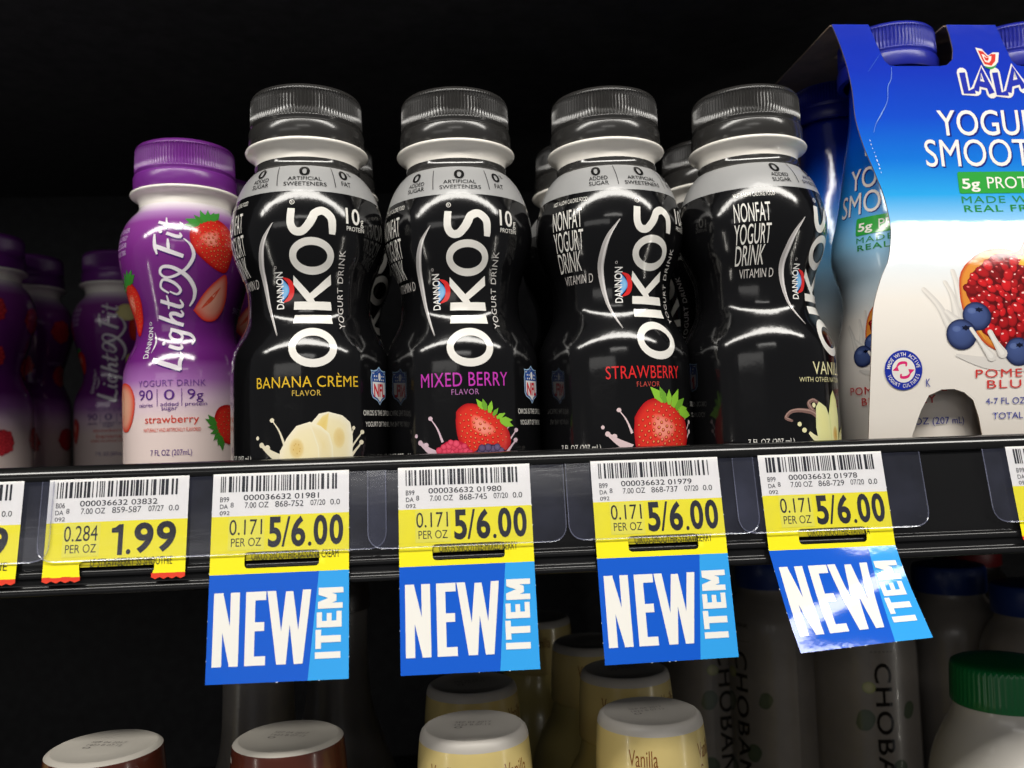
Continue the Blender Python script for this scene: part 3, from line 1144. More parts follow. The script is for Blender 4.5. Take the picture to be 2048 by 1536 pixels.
    d.text('DANNON', -11.1, -8.1, 55.2, 67.0, '#eceae6', up=True, bold=0.012)
    d.ring(-10.6, 68.4, 0.32, 0.45, '#cfcac6', 14)
    d.build('maker_mark', fm, M_ink, sl)
    # league shield
    e = Ink(maxlen=1.9, base=0.06)
    cx, cz = 26.7, 30.2

    def shield(s):
        return [(cx + x * s, cz + z * s) for x, z in ((0, 6.4), (1.3, 5.4), (3.0, 5.0), (4.5, 5.2), (4.2, 4.2), (4.6, 2.6), (4.5, -2.6), (3.8, -3.9), (1.4, -4.9), (0, -6.3),
                                                       (-1.4, -4.9), (-3.8, -3.9), (-4.5, -2.6), (-4.6, 2.6), (-4.2, 4.2), (-4.5, 5.2), (-3.0, 5.0), (-1.3, 5.4))]
    e.poly(shield(1.0), '#9fbfdc')
    e.nxt()
    e.poly(shield(0.93), '#1f3f86')
    e.nxt()
    e.poly([p for p in shield(0.84)], '#e8e6e4')
    e.nxt()
    e.poly([(cx - 3.8, cz + 1.3), (cx + 3.8, cz + 1.3)] + [p for p in shield(0.84)[3:6]][::-1][:0] + [(cx + 3.8, cz + 3.9), (cx + 2.6, cz + 4.2), (cx + 1.1, cz + 4.5), (cx, cz + 5.3), (cx - 1.1, cz + 4.5), (cx - 2.6, cz + 4.2), (cx - 3.8, cz + 3.9)], '#27509c')
    e.nxt()
    for sx in (-1, 1):
        for a, b in ((1.5, 2.0), (2.7, 2.0), (1.6, 3.2), (2.8, 3.2)):
            e.disc(cx + sx * a, cz + b, 0.34, 0.34, '#e8e6e4', n=5)
    e.disc(cx, cz + 3.0, 0.75, 1.35, '#e8e6e4', n=14)
    e.text('NFL', cx - 3.2, cx + 3.2, cz - 3.6, cz + 0.7, '#cf2433', bold=0.03)
    e.build('shield_emblem', fm, M_ink, sl)
    # flavour words and picture
    t = Ink(maxlen=1.9, base=0.06)
    g = Ink(maxlen=1.6, base=0.06, step=0.012)
    if flavor == 'banana':
        t.text('BANANA CRÈME', -16.3, 16.6, 29.6, 34.0, '#dfb52a', bold=0.004, spacing=1.05)
        t.text('FLAVOR', -4.4, 4.3, 26.9, 28.7, '#c9a94a', spacing=1.15)
        splash(g, '#e8dfc4')
        g.fan([(0.6, 4), (0.2, 14), (1.0, 18.2), (3.6, 21.2), (6.4, 21.8), (10.8, 20.6), (13.4, 18.4), (14.2, 14), (14.0, 9), (13.6, 4)], '#efe0ac', '#f4eed6', center=(6, 14))
        g.nxt()
        g.fan([(2.0, 17.0), (4.6, 20.5), (6.6, 21.4), (6.0, 17.0), (5.2, 13)], '#e9cd77', '#f0deA0'.lower())
        g.nxt()
        g.fan([(-9.0, 4), (-8.4, 10), (-6.0, 14.2), (-3.2, 17.6), (0.8, 18.8), (4.0, 17.4), (6.6, 15.0), (7.6, 11), (7.8, 4)], '#f0e2b2', '#f3ead0', center=(-1, 10))
        g.nxt()
        g.fan([(0.6, 18.7), (4.0, 17.4), (6.6, 15.0), (7.6, 11), (7.8, 4), (3.4, 4), (3.0, 11)], '#ead9a4', '#f4edd2')
        g.nxt()
        g.disc(-3.2, 10.6, 2.4, 3.4, '#dfbe70', '#f0e2b2', n=14)
        g.disc(9.6, 13.6, 2.0, 3.4, '#e4c884', '#efe0ac', n=14)
        g.nxt()
        for k in range(7):
            g.disc(-3.2 + 1.0 * math.cos(k * 2.4), 10.6 + 1.5 * math.sin(k * 2.4), 0.16, 0.3, '#cda250', n=6)
    elif flavor == 'berry':
        t.text('MIXED BERRY', -14.4, 14.4, 29.6, 34.0, '#c03aae', bold=0.004, spacing=1.05)
        t.text('FLAVOR', -4.3, 4.4, 26.9, 28.7, '#a56aa0', spacing=1.15)
        splash(g, '#d8bcc8', cx=-0.5)
        strawberry(g, 4.6, 14.6, 19, 15.5, rot=-0.62, seeds=44, seed=3, leaf='#8cc63a')
        drupelets(g, -4.0, 7.2, 5.6, '#f25a76', '#b81638', 4, n=44, squash=0.95)
        drupelets(g, 7.6, 5.6, 6.2, '#7d6a94', '#2a1e3c', 5, n=50, squash=0.85)
    elif flavor == 'strawberry':
        t.text('STRAWBERRY', -16.6, 10.2, 29.6, 33.8, '#d8282a', bold=0.004, spacing=1.05)
        t.text('FLAVOR', -6.8, 1.3, 26.9, 28.6, '#b5453c', spacing=1.15)
        splash(g, '#ddc4c6', cx=-2.0)
        strawberry(g, 1.2, 10.4, 21, 25, rot=-0.45, seeds=60, seed=9, leaf='#8cc63a')
    else:
        t.text('VANILLA', -10.6, 11.2, 29.4, 33.6, '#e6dfae', spacing=1.05)
        t.text('WITH OTHER NATURAL FLAVORS', -16.2, 17.0, 26.9, 28.5, '#d6cf9e', spacing=1.05)
        for a in ([(-2.0, 8.0), (-6.5, 12.5), (-10.5, 16.2), (-13.2, 19.6), (-11.4, 20.9), (-9.6, 20.2)], [(-2.0, 7.0), (-7.0, 12.0), (-11.0, 16.4), (-15.5, 17.6), (-19.4, 17.4), (-21.4, 15.4), (-19.6, 14.4)]):
            g.stroke(a, [2.4, 2.0, 1.7, 1.4, 1.2, 1.1] + ([0.9] if len(a) > 6 else []), '#7c5f58', cap=True)
            g.nxt()
            g.stroke([(x - .1, y + .3) for x, y in a], [0.5, 0.5, 0.4, 0.4, 0.3, 0.3] + ([0.2] if len(a) > 6 else []), '#a98a80')
            g.nxt()
        g.disc(-17.0, 13.2, 0.75, 0.75, '#e4deae', n=12)
        g.disc(-15.4, 11.2, 0.85, 0.8, '#e4deae', n=12)
        g.stroke([(-8, 7.0), (-11.5, 8.6), (-13.6, 10.4)], [2.6, 1.8, 1.0], '#e4deae')
        g.disc(-11.2, 19.3, 0.7, 0.8, '#e4deae', n=12)
        g.nxt()
        g.fan([(-9.6, 5), (-10.8, 12), (-10.4, 18.6), (-9.0, 20.4), (-5.6, 18.6), (-4.0, 15.5), (-2.0, 5)], '#e6e29a', '#dfe0a6')
        g.nxt()
        g.fan([(-4.2, 16.5), (-2.4, 22.2), (-0.6, 24.2), (1.6, 21.0), (3.0, 15.0), (2.0, 6), (-3.4, 6)], '#ece8a8', '#d3d88e')
        g.nxt()
        g.fan([(0.6, 4), (3.6, 10), (8.0, 12.4), (12.4, 10.4), (10.0, 4)], '#e9e4a0', '#d8d68e')
        g.disc(-0.5, 9.4, 1.8, 3.0, '#c99a3c', '#e6de96', n=12)
    t.build('flavor_lettering', fm, M_ink, sl)
    g.build('fruit_print', fm, M_ink, sl)
    return root


FR = [(-62.44, 28.47), (-11.11, 31.07), (42.28, 30.73), (93.56, 29.18)]
b_ban = black_bottle('banana', 'black yogurt drink bottle printed with yellow banana slices and yellow lettering', (*FR[0], 0), 4.9)
b_ber = black_bottle('berry', 'black yogurt drink bottle lettered MIXED BERRY in magenta, strawberry and raspberry below', (*FR[1], 0), 0.4, dz=-0.9)
b_str = black_bottle('strawberry', 'black yogurt drink bottle lettered STRAWBERRY in red above one large strawberry', (*FR[2], 0), 19.5)
b_van = black_bottle('vanilla', 'black yogurt drink bottle turned to its side text, with a pale vanilla flower', (*FR[3], 0), 44.5)
G = 'black yogurt drink bottles'
dup(b_ban, (-63.0, 82.2, 0), 60, 'black capped yogurt bottle hidden straight behind the banana bottle', G)
dup(b_ber, (-9.5, 84.5, 0), -30, 'black capped yogurt bottle hidden straight behind the mixed berry bottle', G)
dup(b_str, (42.0, 84.2, 0), 88, 'black capped yogurt bottle peeping out left of the front strawberry bottle', G)
dup(b_van, (95.6, 82.6, 0), -80, 'black capped yogurt bottle with a barcode, behind the vanilla bottle', G)


# ------------------------------------------------------------------ purple and white bottles
def script_word(i, fn, col):
    """flowing hand lettering; u along the reading direction, v up from the baseline"""
    S = lambda pts, w: i.stroke([fn(*p) for p in pts], [q * 1.08 for q in w], col, n=8)
    S([(3.8, 11.6), (2.4, 8.0), (0.9, 3.4), (-0.2, 0.3)], [1.3, 1.6, 1.7, 1.5])
    S([(-0.6, 0.5), (2.4, 0.7), (4.6, 0.1), (6.6, 0.9)], [1.0, 1.4, 1.1, 0.3])
    S([(9.0, 5.8), (7.9, 2.2), (8.2, 0.5), (9.6, 1.0)], [1.2, 1.3, 1.2, 0.4])
    i.disc(*fn(10.0, 8.2), 0.75, 0.75, col, n=10)
    i.nxt()
    S([(15.0, 5.2), (13.2, 5.9), (11.4, 4.2), (11.2, 1.6), (12.6, 0.6), (14.4, 2.2), (15.4, 5.6)], [0.8, 1.0, 1.2, 1.2, 1.0, 0.9, 1.0])
    S([(15.6, 5.8), (14.4, 1.0), (13.4, -2.8), (11.4, -4.4), (9.6, -3.4)], [1.2, 1.3, 1.2, 0.9, 0.6])
    i.nxt()
    S([(20.6, 11.0), (18.6, 5.2), (17.2, 0.2)], [1.2, 1.3, 1.3])
    S([(17.9, 2.4), (19.6, 5.0), (21.4, 5.6), (21.6, 3.6), (20.8, 1.2), (21.6, 0.4), (22.8, 1.2)], [0.7, 1.0, 1.2, 1.3, 1.2, 0.9, 0.4])
    i.nxt()
    S([(26.4, 9.4), (25.0, 4.8), (24.2, 1.6), (25.0, 0.4), (26.8, 1.4)], [1.2, 1.3, 1.3, 1.0, 0.4])
    S([(23.4, 6.2), (26.0, 6.1), (28.4, 6.6)], [0.5, 0.8, 0.5])
    i.nxt()
    # the big looping ampersand
    S([(24.4, -2.4), (27.6, -4.2), (31.4, -4.2), (35.6, -1.4), (38.6, 3.6), (38.8, 7.4), (36.6, 8.4), (35.0, 6.2), (35.8, 2.4), (38.6, -1.6), (43.0, -4.0), (47.0, -3.0), (49.6, -0.4)],
      [0.5, 1.1, 1.5, 1.5, 1.2, 1.0, 0.9, 0.8, 0.9, 1.1, 1.2, 0.9, 0.3])
    S([(29.2, 5.6), (31.4, 8.6), (34.2, 7.4), (33.0, 3.4), (30.4, 1.0), (28.8, 2.4), (29.8, 5.2)], [0.6, 0.8, 0.9, 1.1, 1.0, 0.7, 0.5])
    i.nxt()
    S([(46.6, 9.6), (44.6, 4.6), (42.8, -0.4)], [1.4, 1.5, 1.3])
    S([(43.6, 9.2), (47.0, 10.0), (51.4, 10.2)], [0.6, 1.3, 0.7])
    S([(44.4, 4.8), (47.2, 5.0), (49.4, 5.2)], [0.7, 1.1, 0.5])
    i.nxt()
    S([(51.6, 5.8), (50.4, 2.4), (50.4, 0.6), (51.8, 1.0)], [1.1, 1.2, 1.1, 0.4])
    i.disc(*fn(52.3, 8.0), 0.7, 0.7, col, n=10)
    S([(56.2, 9.2), (54.8, 4.8), (54.0, 1.4), (54.8, 0.4), (56.2, 1.2)], [1.1, 1.2, 1.2, 0.9, 0.4])
    S([(53.2, 6.0), (55.4, 6.0), (58.0, 6.4)], [0.4, 0.8, 0.4])
    i.nxt()


def purple_bottle(kind, label, loc, rot):
    root = thing('purple_bottle', label, 'drink bottle', loc, rot, group='purple and white yogurt drink bottles')
    neck_mesh(root)
    cap_mesh('cap', M_purple_cap, root)
    sl = sleeve_mesh(PROF_B, [M_purple_sleeve], lambda z: 0, root)
    fm = on_bottle(PROF_B, 26.0)
    P, W = '#5c2a86', '#e9e2ea'
    i = Ink(maxlen=1.9, step=0.005)
    k = 56.5 / 58.0
    script_word(i, lambda u, v: (4.6 - v * 1.02 + 0.02 * u + 0.25, 41.0 + u * k - 0.3), '#4a1870')
    i.nxt()
    script_word(i, lambda u, v: (4.6 - v * 1.02 + 0.02 * u, 41.3 + u * k), '#e6dfe6')
    i.text('DANNON', -12.0, -9.4, 45.6, 57.6, W, up=True)
    i.stroke([(-8.4, 47.5), (-7.3, 51.5), (-8.4, 55.5)], [0.1, 0.7, 0.1], W)
    i.ring(-10.8, 59.0, 0.5, 0.68, W, 16)
    i.text('YOGURT DRINK', -13.2, 13.6, 34.9, 37.3, '#7a4a98', spacing=1.1)
    i.text('90', -12.9, -6.5, 30.0, 33.8, P)
    i.text('0', -2.0, 2.0, 29.9, 33.7, P)
    i.text('9', 6.7, 9.6, 30.0, 33.8, P)
    i.text('g', 10.0, 12.6, 28.9, 32.2, P)
    for x in (-4.7, 4.6):
        i.stroke([(x, 34.0), (x, 27.6)], 0.24, P, curve=False)
    i.text('calories', -12.9, -6.6, 27.4, 28.9, P)
    i.text('added', -3.4, 3.4, 27.6, 29.1, P)
    i.text('sugar', -3.0, 3.0, 25.6, 27.2, P)
    i.text('protein', 5.8, 14.0, 27.2, 29.0, P)
    if kind == 'strawberry':
        i.text('strawberry', -10.0, 10.9, 20.5, 24.2, '#d8402a', bold=0.004)
        i.text('NATURALLY AND ARTIFICIALLY FLAVORED', -10.6, 11.6, 18.2, 19.6, '#d8503a')
    elif kind == 'raspberry':
        i.text('raspberry', -9.0, 9.6, 20.5, 24.2, '#b82850')
        i.text('NATURALLY AND ARTIFICIALLY FLAVORED', -10.6, 11.6, 18.2, 19.6, '#c8406a')
    else:
        i.text('strawberry', -9.0, 9.6, 22.6, 25.0, '#d8402a')
        i.text('banana', -7.0, 7.4, 19.6, 22.0, '#d8402a')
        i.text('NATURALLY AND ARTIFICIALLY FLAVORED', -10.6, 11.6, 17.4, 18.7, '#d8503a')
    i.text('7 FL OZ (207mL)', -7.6, 8.2, 8.9, 11.7, P)
    for n_, (s, z) in enumerate((('80 FEWER', 93.4), ('CALORIES*', 90.6), ('LESS SUGAR', 87.8), ('YOGURT DRINK', 85.0))):
        i.text(s, -27.5, -17.5 - n_ * 0.6, z, z + 1.9, '#cdb4da')
    i.text('SWEETENED', 29.5, 42, 64, 66.2, '#b9a0c8')
    i.build('lettering', fm, M_ink, sl)
    g = Ink(maxlen=1.6, base=0.06, step=0.006)
    if kind == 'strawberry':
        strawberry(g, 18.0, 88.0, 16.5, 21.5, rot=0.42, seeds=50, seed=21, leaf='#3f8f3a')
        strawberry(g, -21.0, 65.0, 12.5, 21.0, rot=0.22, seeds=50, seed=22, leaf='#3f8f3a')
        # cut half
        hp = [(9.0, 63.6), (13.4, 70.0), (19.0, 75.4), (23.0, 77.4), (24.0, 71.0), (23.0, 65.0), (19.0, 60.4), (13.5, 60.0)]
        hp = spline(hp + hp[:1], 4)[:-1]
        g.fan(hp, '#f2b49c', '#d0241a', center=(17.2, 68.2), mid=0.62)
        g.nxt()
        g.stroke([(12.5, 64.5), (16.5, 68.0), (20.6, 72.6)], [0.3, 1.6, 0.3], '#e0533a')
        hq = spline([(-29.4, 34), (-26, 37), (-19, 36), (-15.5, 31), (-16.4, 24), (-20, 19), (-26, 19.6), (-29.6, 26), (-29.4, 34)], 4)[:-1]
        g.fan(hq, '#f3c4a4', '#dc3020', center=(-25.5, 28), mid=0.7)
        g.nxt()
        g.stroke([(-25, 34), (-24, 28), (-25, 22)], [0.3, 1.4, 0.3], '#e87050')
        strawberry(g, 25.5, 21.4, 14, 17.5, rot=2.0, seeds=36, seed=24, leaf='#3f8f3a', hl=False)
    elif kind == 'raspberry':
        for n_, (x, z, r) in enumerate(((13.0, 88.0, 7.0), (14.0, 64.0, 6.0), (18.0, 18.5, 6.6), (-22.0, 76.0, 6.0), (-25.0, 25.0, 6.5), (38, 84, 6.6), (40, 58, 6.4), (43, 20, 6.6))):
            drupelets(g, x, z, r, '#e8414c', '#a31826', 30 + n_, n=40)
    else:
        g.disc(10.5, 92.5, 6.0, 5.0, '#e6dc9a', '#cfc27a', n=20)
        g.nxt()
        strawberry(g, 17.0, 83.0, 12, 13, rot=-2.4, seeds=30, seed=41, leaf='#3f8f3a')
        g.disc(15.5, 62.0, 4.2, 7.5, '#e2d894', '#b9ac62', n=20, rot=0.6)
        g.nxt()
        strawberry(g, -24.0, 64.0, 11, 14, rot=0.3, seeds=30, seed=42, leaf='#3f8f3a')
        g.disc(22.0, 20.0, 5.0, 8.0, '#e2d894', '#b9ac62', n=20)
        strawberry(g, 20.5, 30.0, 9, 8, rot=0.5, seeds=18, seed=43, leaf='#3f8f3a', hull=False)
        strawberry(g, -25.0, 24.0, 9, 15, rot=0.1, seeds=18, seed=44, leaf='#3f8f3a', hull=False)
    g.build('fruit_print', fm, M_ink, sl)
    return root


p_str = purple_bottle('strawberry', 'brightly lit purple and white yogurt bottle with strawberries, left of the black bottles', (-118.0, 79.5, 0), 0)
PG = 'purple and white yogurt drink bottles'
dup(p_str, (-118.2, 128.5, 0), 10, 'purple capped bottle mostly hidden behind the bright strawberry bottle', PG)
p_ras = purple_bottle('raspberry', 'dim purple raspberry bottle cut off by the left edge of the picture', (-264.5, 220, 0), 4)
dup(p_ras, (-267.0, 276, 0), -18, 'dim purple raspberry bottle standing behind the one at the left edge', PG)
p_sba = purple_bottle('strawberry_banana', 'dim purple bottle with strawberry and banana pictures, left of the bright strawberry bottle', (-213.0, 270, 0), 8)


# ------------------------------------------------------------------ blue carton of four bottles
def big_fruit(g, x, z, s):
    """halved pomegranate with blueberries and a milk splash; s = scale"""
    q = random.Random(5)
    X = lambda a: x + a * s
    Z = lambda b: z + b * s
    mk, mk2, mk3 = '#dfdad3', '#cdc8c2', '#d5d0ca'

    def sp(pts, w, col, cap=True):
        g.stroke([(X(a), Z(b)) for a, b in pts], [k * s for k in w], col, cap=cap)
        g.nxt()
    for pts, w in (([(-29.8, 4), (-25.6, -1.6), (-22.4, -9), (-20, -14)], [2.0, 2.4, 3.4, 4.5]), ([(-21.8, 6.5), (-20.0, 1), (-19, -8)], [1.6, 2.2, 5.0]), ([(-18.2, 10.5), (-17.8, 6), (-17, -2)], [1.8, 2.2, 4.0]), ([(-23, -4), (-19, -8), (-15, -10)], [2.0, 4.0, 5.0])):
        sp(pts, w, mk2)
        sp([(a - 0.35, b + 0.25) for a, b in pts], [k * 0.62 for k in w], mk3)
        sp([(a - 0.55, b + 0.4) for a, b in pts], [k * 0.28 for k in w], mk)
    sp([(-21, -18.6), (-10, -21.5), (2, -22), (14, -22.5), (22, -20)], [1.0, 4.0, 5.5, 4.5, 1.0], mk3, False)
    out = [(X(17.6 * math.cos(t) * (1 + 0.03 * math.sin(3 * t) + 0.012 * math.sin(8 * t))), Z(18.8 * math.sin(t))) for t in [2 * math.pi * k / 44 for k in range(44)]]
    g.fan(out, '#e0a13c', '#b52a1c', mid=0.93)
    g.nxt()
    g.poly([(X(4), Z(16.6)), (X(8), Z(18)), (X(11), Z(22)), (X(13), Z(20)), (X(16), Z(22.5)), (X(17), Z(14))], '#b92d1e')
    g.nxt()
    rim = [(X(15.6 * math.cos(t) * (1 + 0.07 * math.sin(5 * t + 1) + 0.04 * math.sin(9 * t)) + 0.6), Z(16.4 * math.sin(t) * (1 + 0.06 * math.cos(4 * t)) - 0.6)) for t in [2 * math.pi * k / 50 for k in range(50)]]
    g.fan(rim, '#4a0408', '#7c0d10', mid=0.9)
    g.nxt()
    arils = []
    tries = 0
    while len(arils) < 120 and tries < 6000:
        tries += 1
        a, d = q.uniform(0, 6.283), math.sqrt(q.random())
        ax, az = 14.6 * d * math.cos(a) + 0.6, 15.6 * d * math.sin(a) - 0.6
        r = q.uniform(1.3, 2.3)
        if all((ax - b[0]) ** 2 + (az - b[1]) ** 2 > (0.72 * (r + b[2])) ** 2 for b in arils):
            arils.append((ax, az, r))
    for n_, (ax, az, r) in enumerate(arils):
        c = mix(lin('#d81c22'), lin('#7a0a10'), q.random() ** 1.3)
        ang = math.atan2(az, ax) + q.uniform(-0.5, 0.5)
        g.disc(X(ax), Z(az), r * s * q.uniform(1.0, 1.3), r * s * 0.86, c, mix(c, (0.05, 0.002, 0.004), 0.62), n=10, rot=ang, center=(X(ax - 0.25 * r), Z(az + 0.3 * r)))
        g.layer += 0.06
    g.nxt()
    for ax, az, r in arils:
        g.disc(X(ax - 0.35 * r), Z(az + 0.38 * r), 0.26 * r * s, 0.15 * r * s, '#f0c0bc' if q.random() < 0.6 else '#e2605e', n=7, rot=q.uniform(-0.8, 0.6))
    g.nxt()
    g.poly([(X(6), Z(12.6)), (X(9), Z(16.4)), (X(15), Z(14.6)), (X(16), Z(8.4)), (X(12), Z(10.4))], '#e6b23c')
    g.poly([(X(-15.6), Z(-3)), (X(-14), Z(-9)), (X(-10), Z(-14.4)), (X(-12.6), Z(-8))], '#dd9a3a')
    g.nxt()
    for bx, bz, r, sa in ((-12.6, -5.6, 5.1, 0.2), (-18.7, -11.7, 5.4, 0.9), (1.2, -18.0, 5.0, -0.4), (17, -15, 5.0, 0.3)):
        g.disc(X(bx), Z(bz), r * s, r * s * 0.97, '#46588c', '#10173a', n=26, center=(X(bx - 1.2), Z(bz + 1.6)))
        g.nxt()
        g.disc(X(bx - 1.6), Z(bz + 1.9), 1.7 * s, 1.2 * s, '#5d6f9f', '#41538a', n=14)
        g.nxt()
        star = []
        for k in range(12):
            rr = (1.9 if k % 2 else 1.15) * s * r / 6
            star.append((X(bx + 0.8 + sa) + rr * math.cos(k * math.pi / 6), Z(bz + 2.2) + 0.6 * rr * math.sin(k * math.pi / 6)))
        g.poly(star, '#0c1128')
        g.nxt()
    for pts, w in (([(-8.6, -19.5), (-11.6, -15.4), (-15.2, -9.9)], [3.2, 1.5, 1.3]), ([(-4.6, -18.5), (-6.9, -14.6), (-8.6, -11.2)], [3.4, 2.0, 1.9])):
        sp(pts, w, mk3)
        sp([(a - 0.2, b + 0.2) for a, b in pts], [k * 0.5 for k in w], '#e2ded8')


def drink_front(t, cx, z, s, shadow=True):
    """brand block common to the carton and its bottles: x centre, z of the first word's foot, scale"""
    W, N = '#ece8e2', '#12227e'
    off = 0.5 * s

    def word(w, x0, x1, z0, z1, bold=0.006):
        t.text(w, x0 + off, x1 + off, z0 - off, z1 - off, N, bold=bold + 0.006)
        t.nxt()
        t.text(w, x0, x1, z0, z1, W, bold=bold)
        t.nxt()
    word('YOGURT', cx - 22.5 * s, cx + 22.5 * s, z, z + 9.9 * s)
    word('SMOOTHIE', cx - 28.6 * s, cx + 28.6 * s, z - 11.8 * s, z - 1.4 * s)
    t.poly(round_poly([(cx - 17.5 * s, z - 22.0 * s), (cx + 20 * s, z - 22.0 * s), (cx + 20 * s, z - 13.8 * s), (cx - 17.5 * s, z - 13.8 * s)], 0.8, 3), '#2f9e3c')
    t.nxt()
    t.text('5g', cx - 16.2 * s, cx - 9.4 * s, z - 21.4 * s, z - 16.4 * s, W, bold=0.02)
    t.text('PROTEIN', cx - 6.6 * s, cx + 17.5 * s, z - 20.2 * s, z - 15.8 * s, W)
    t.text('MADE WITH', cx - 17.0 * s, cx + 18 * s, z - 25.6 * s, z - 23.0 * s, '#2f8a4a', spacing=1.15)
    t.text('REAL FRUIT', cx - 16.6 * s, cx + 18 * s, z - 29.0 * s, z - 26.4 * s, '#2a8a3c', bold=0.012, spacing=1.15)


def mark(t, x0, z0, s):
    """the wavy four letter mark with a butterfly"""
    W, B = '#e6e2da', '#1f2ea6'
    wav = lambda u: 0.9 * math.sin(u * 0.33)
    for col, w in ((W, 4.0), (B, 2.3)):
        for pts in ([(0, 8.6), (0.7, 0.6), (4.2, 0.4)], [(4.6, 0.4), (7.6, 9.2), (10.6, 0.6)], [(6.0, 3.4), (9.2, 3.4)], [(12.8, 9.4), (13.4, 1.0), (17.0, 1.0)], [(17.2, 1.2), (20.2, 10.0), (23.4, 1.4)], [(18.6, 4.2), (22.0, 4.2)]):
            t.stroke([(x0 + a * s, z0 + (b + wav(a)) * s) for a, b in pts], w * s, col, curve=False, cap=(col == W))
        t.nxt()
    bx, bz = x0 + 10.4 * s, z0 + 11.0 * s
    for col, k in ((W, 1.0), ('#d3382e', 0.76), (W, 0.42), ('#d3382e', 0.22)):
        t.poly([(bx + a * k * s + (1 - k) * -0.4 * s, bz + (b * k + (1 - k) * 3.0) * s) for a, b in ((-4.0, 7.6), (-1.6, 7.0), (0.6, 4.4), (2.6, 5.6), (5.0, 5.6), (4.2, 1.8), (2.0, -0.6), (-1.4, 0.2), (-2.6, 3.2))], col)
        t.nxt()
    t.stroke([(bx - 1.2 * s, bz - 0.2 * s), (bx + 1.4 * s, bz - 0.6 * s), (bx + 3.4 * s, bz + 0.6 * s)], [0.3 * s, 0.9 * s, 0.3 * s], '#3f9a4a')
    t.nxt()


def blue_bottle(label, loc, rot):
    root = thing('smoothie_bottle', label, 'drink bottle', loc, rot, group='blue capped bottles in the carton')
    bm = bmesh.new()
    lathe(bm, [(12, 131), (14.0, 131), (14.0, 142.0), (12, 142.2)], n=96)
    finish(bm, 'bottle_neck', M_blue_cap, root, sharp=60)
    cap_mesh('cap', M_blue_cap, root, r=17.6, z0=142.21, h=17.4, count=90)
    sl = sleeve_mesh(PROF_C, [M_lala_sleeve], lambda z: 0, root)
    fm = on_bottle(PROF_C, 24.6)
    t = Ink(maxlen=2)
    drink_front(t, 0, 98.4, 0.82)
    mark(t, -10, 111, 0.85)
    t.text('POMEGRANATE', -20, 14, 22.4, 25.2, '#cf3a36', spacing=1.1)
    t.text('BLUEBERRY', -15, 10, 18.4, 21.2, '#cf3a36', spacing=1.1)
    t.text('7 FL OZ (207 mL)', -4, 20, 10.2, 13.4, '#2f3a94')
    t.build('lettering', fm, M_ink, sl)
    g = Ink(maxlen=2, base=0.06, step=0.008)
    big_fruit(g, 0, 45, 0.74)
    g.build('fruit_print', fm, M_ink, sl)
    return root


l_front = blue_bottle('blue capped smoothie bottle at the front left of the carton, cap through its notch', (155.6, 43.4, 0.8), -30)
dup(l_front, (156.6, 94.0, 0.8), 125, 'dim blue capped smoothie bottle at the back of the open carton', 'blue capped bottles in the carton')
dup(l_front, (204.4, 43.4, 0.8), -30, 'blue capped smoothie bottle cut off by the right edge, inside the carton', 'blue capped bottles in the carton')

carton = thing('carton', 'blue and white cardboard carrier carton with caps poking through its top', 'carton', (179, 60, 0.2))
CB = Vector((179, 60, 0.2))
# front panel: x, z outline; y follows a bent section
TILT = [(0, -8), (28, -5), (40, 0), (49, 6), (58, 12), (66, 16.5), (74, 18.3), (81, 18), (90, 5.5), (190, 5.5)]
FP = [(13.6, 0.0)]
for _k in range(1, 166):
    _z = _k - 0.5
    _i = max(j for j in range(len(TILT) - 1) if TILT[j][0] <= _z)
    (_a, _ta), (_b, _tb) = TILT[_i], TILT[_i + 1]
    FP.append((FP[-1][0] + math.tan(math.radians(_ta + (_tb - _ta) * (_z - _a) / (_b - _a))), float(_k)))


def fp_y(z):
    return rad(FP, z)


def carton_front(x, z, o):
    s = (fp_y(z + 0.5) - fp_y(z - 0.5))
    c = 1 / math.sqrt(1 + s * s)
    return Vector((x, fp_y(z) - (o + 0.3) * c, z + (o + 0.3) * c * s)) - CB


edge_l = [(124.3, 0.4), (125.0, 20.5), (126.0, 37.4), (127.8, 51.0), (132.1, 61.6), (136.36, 68.75), (139.05, 76.64), (140.22, 83.42), (139.54, 92.01), (137.18, 100.77), (133.83, 111.89), (132.04, 122.0), (131.95, 131.47), (131.07, 141.19), (129.13, 150.29), (126.86, 158.21)]
edge_l = spline(edge_l, 4)
notch = [(140.66, 158.21), (142.95, 150.48), (145.1, 144.03), (146.95, 142.23), (149.12, 141.95), (166.42, 141.95), (168.76, 142.42), (171.01, 144.6), (171.69, 148.49), (171.12, 154.06), (170.32, 158.21)]
outline = edge_l + notch + [(x + 48.6, z) for x, z in notch]
outline += [(368 - x, z) for x, z in reversed(edge_l)]
arch = [(165.6, 0.4), (164.5, 8.2), (163.2, 14.3), (161.4, 19.5), (158.1, 22.3), (154.6, 23.5), (150.2, 23.4), (145.7, 21.6), (142.9, 16.6), (140.0, 8.7), (138.2, 0.4)]
arch_r = [(368 - x, z) for x, z in reversed(arch)]
outline = outline + arch_r + arch


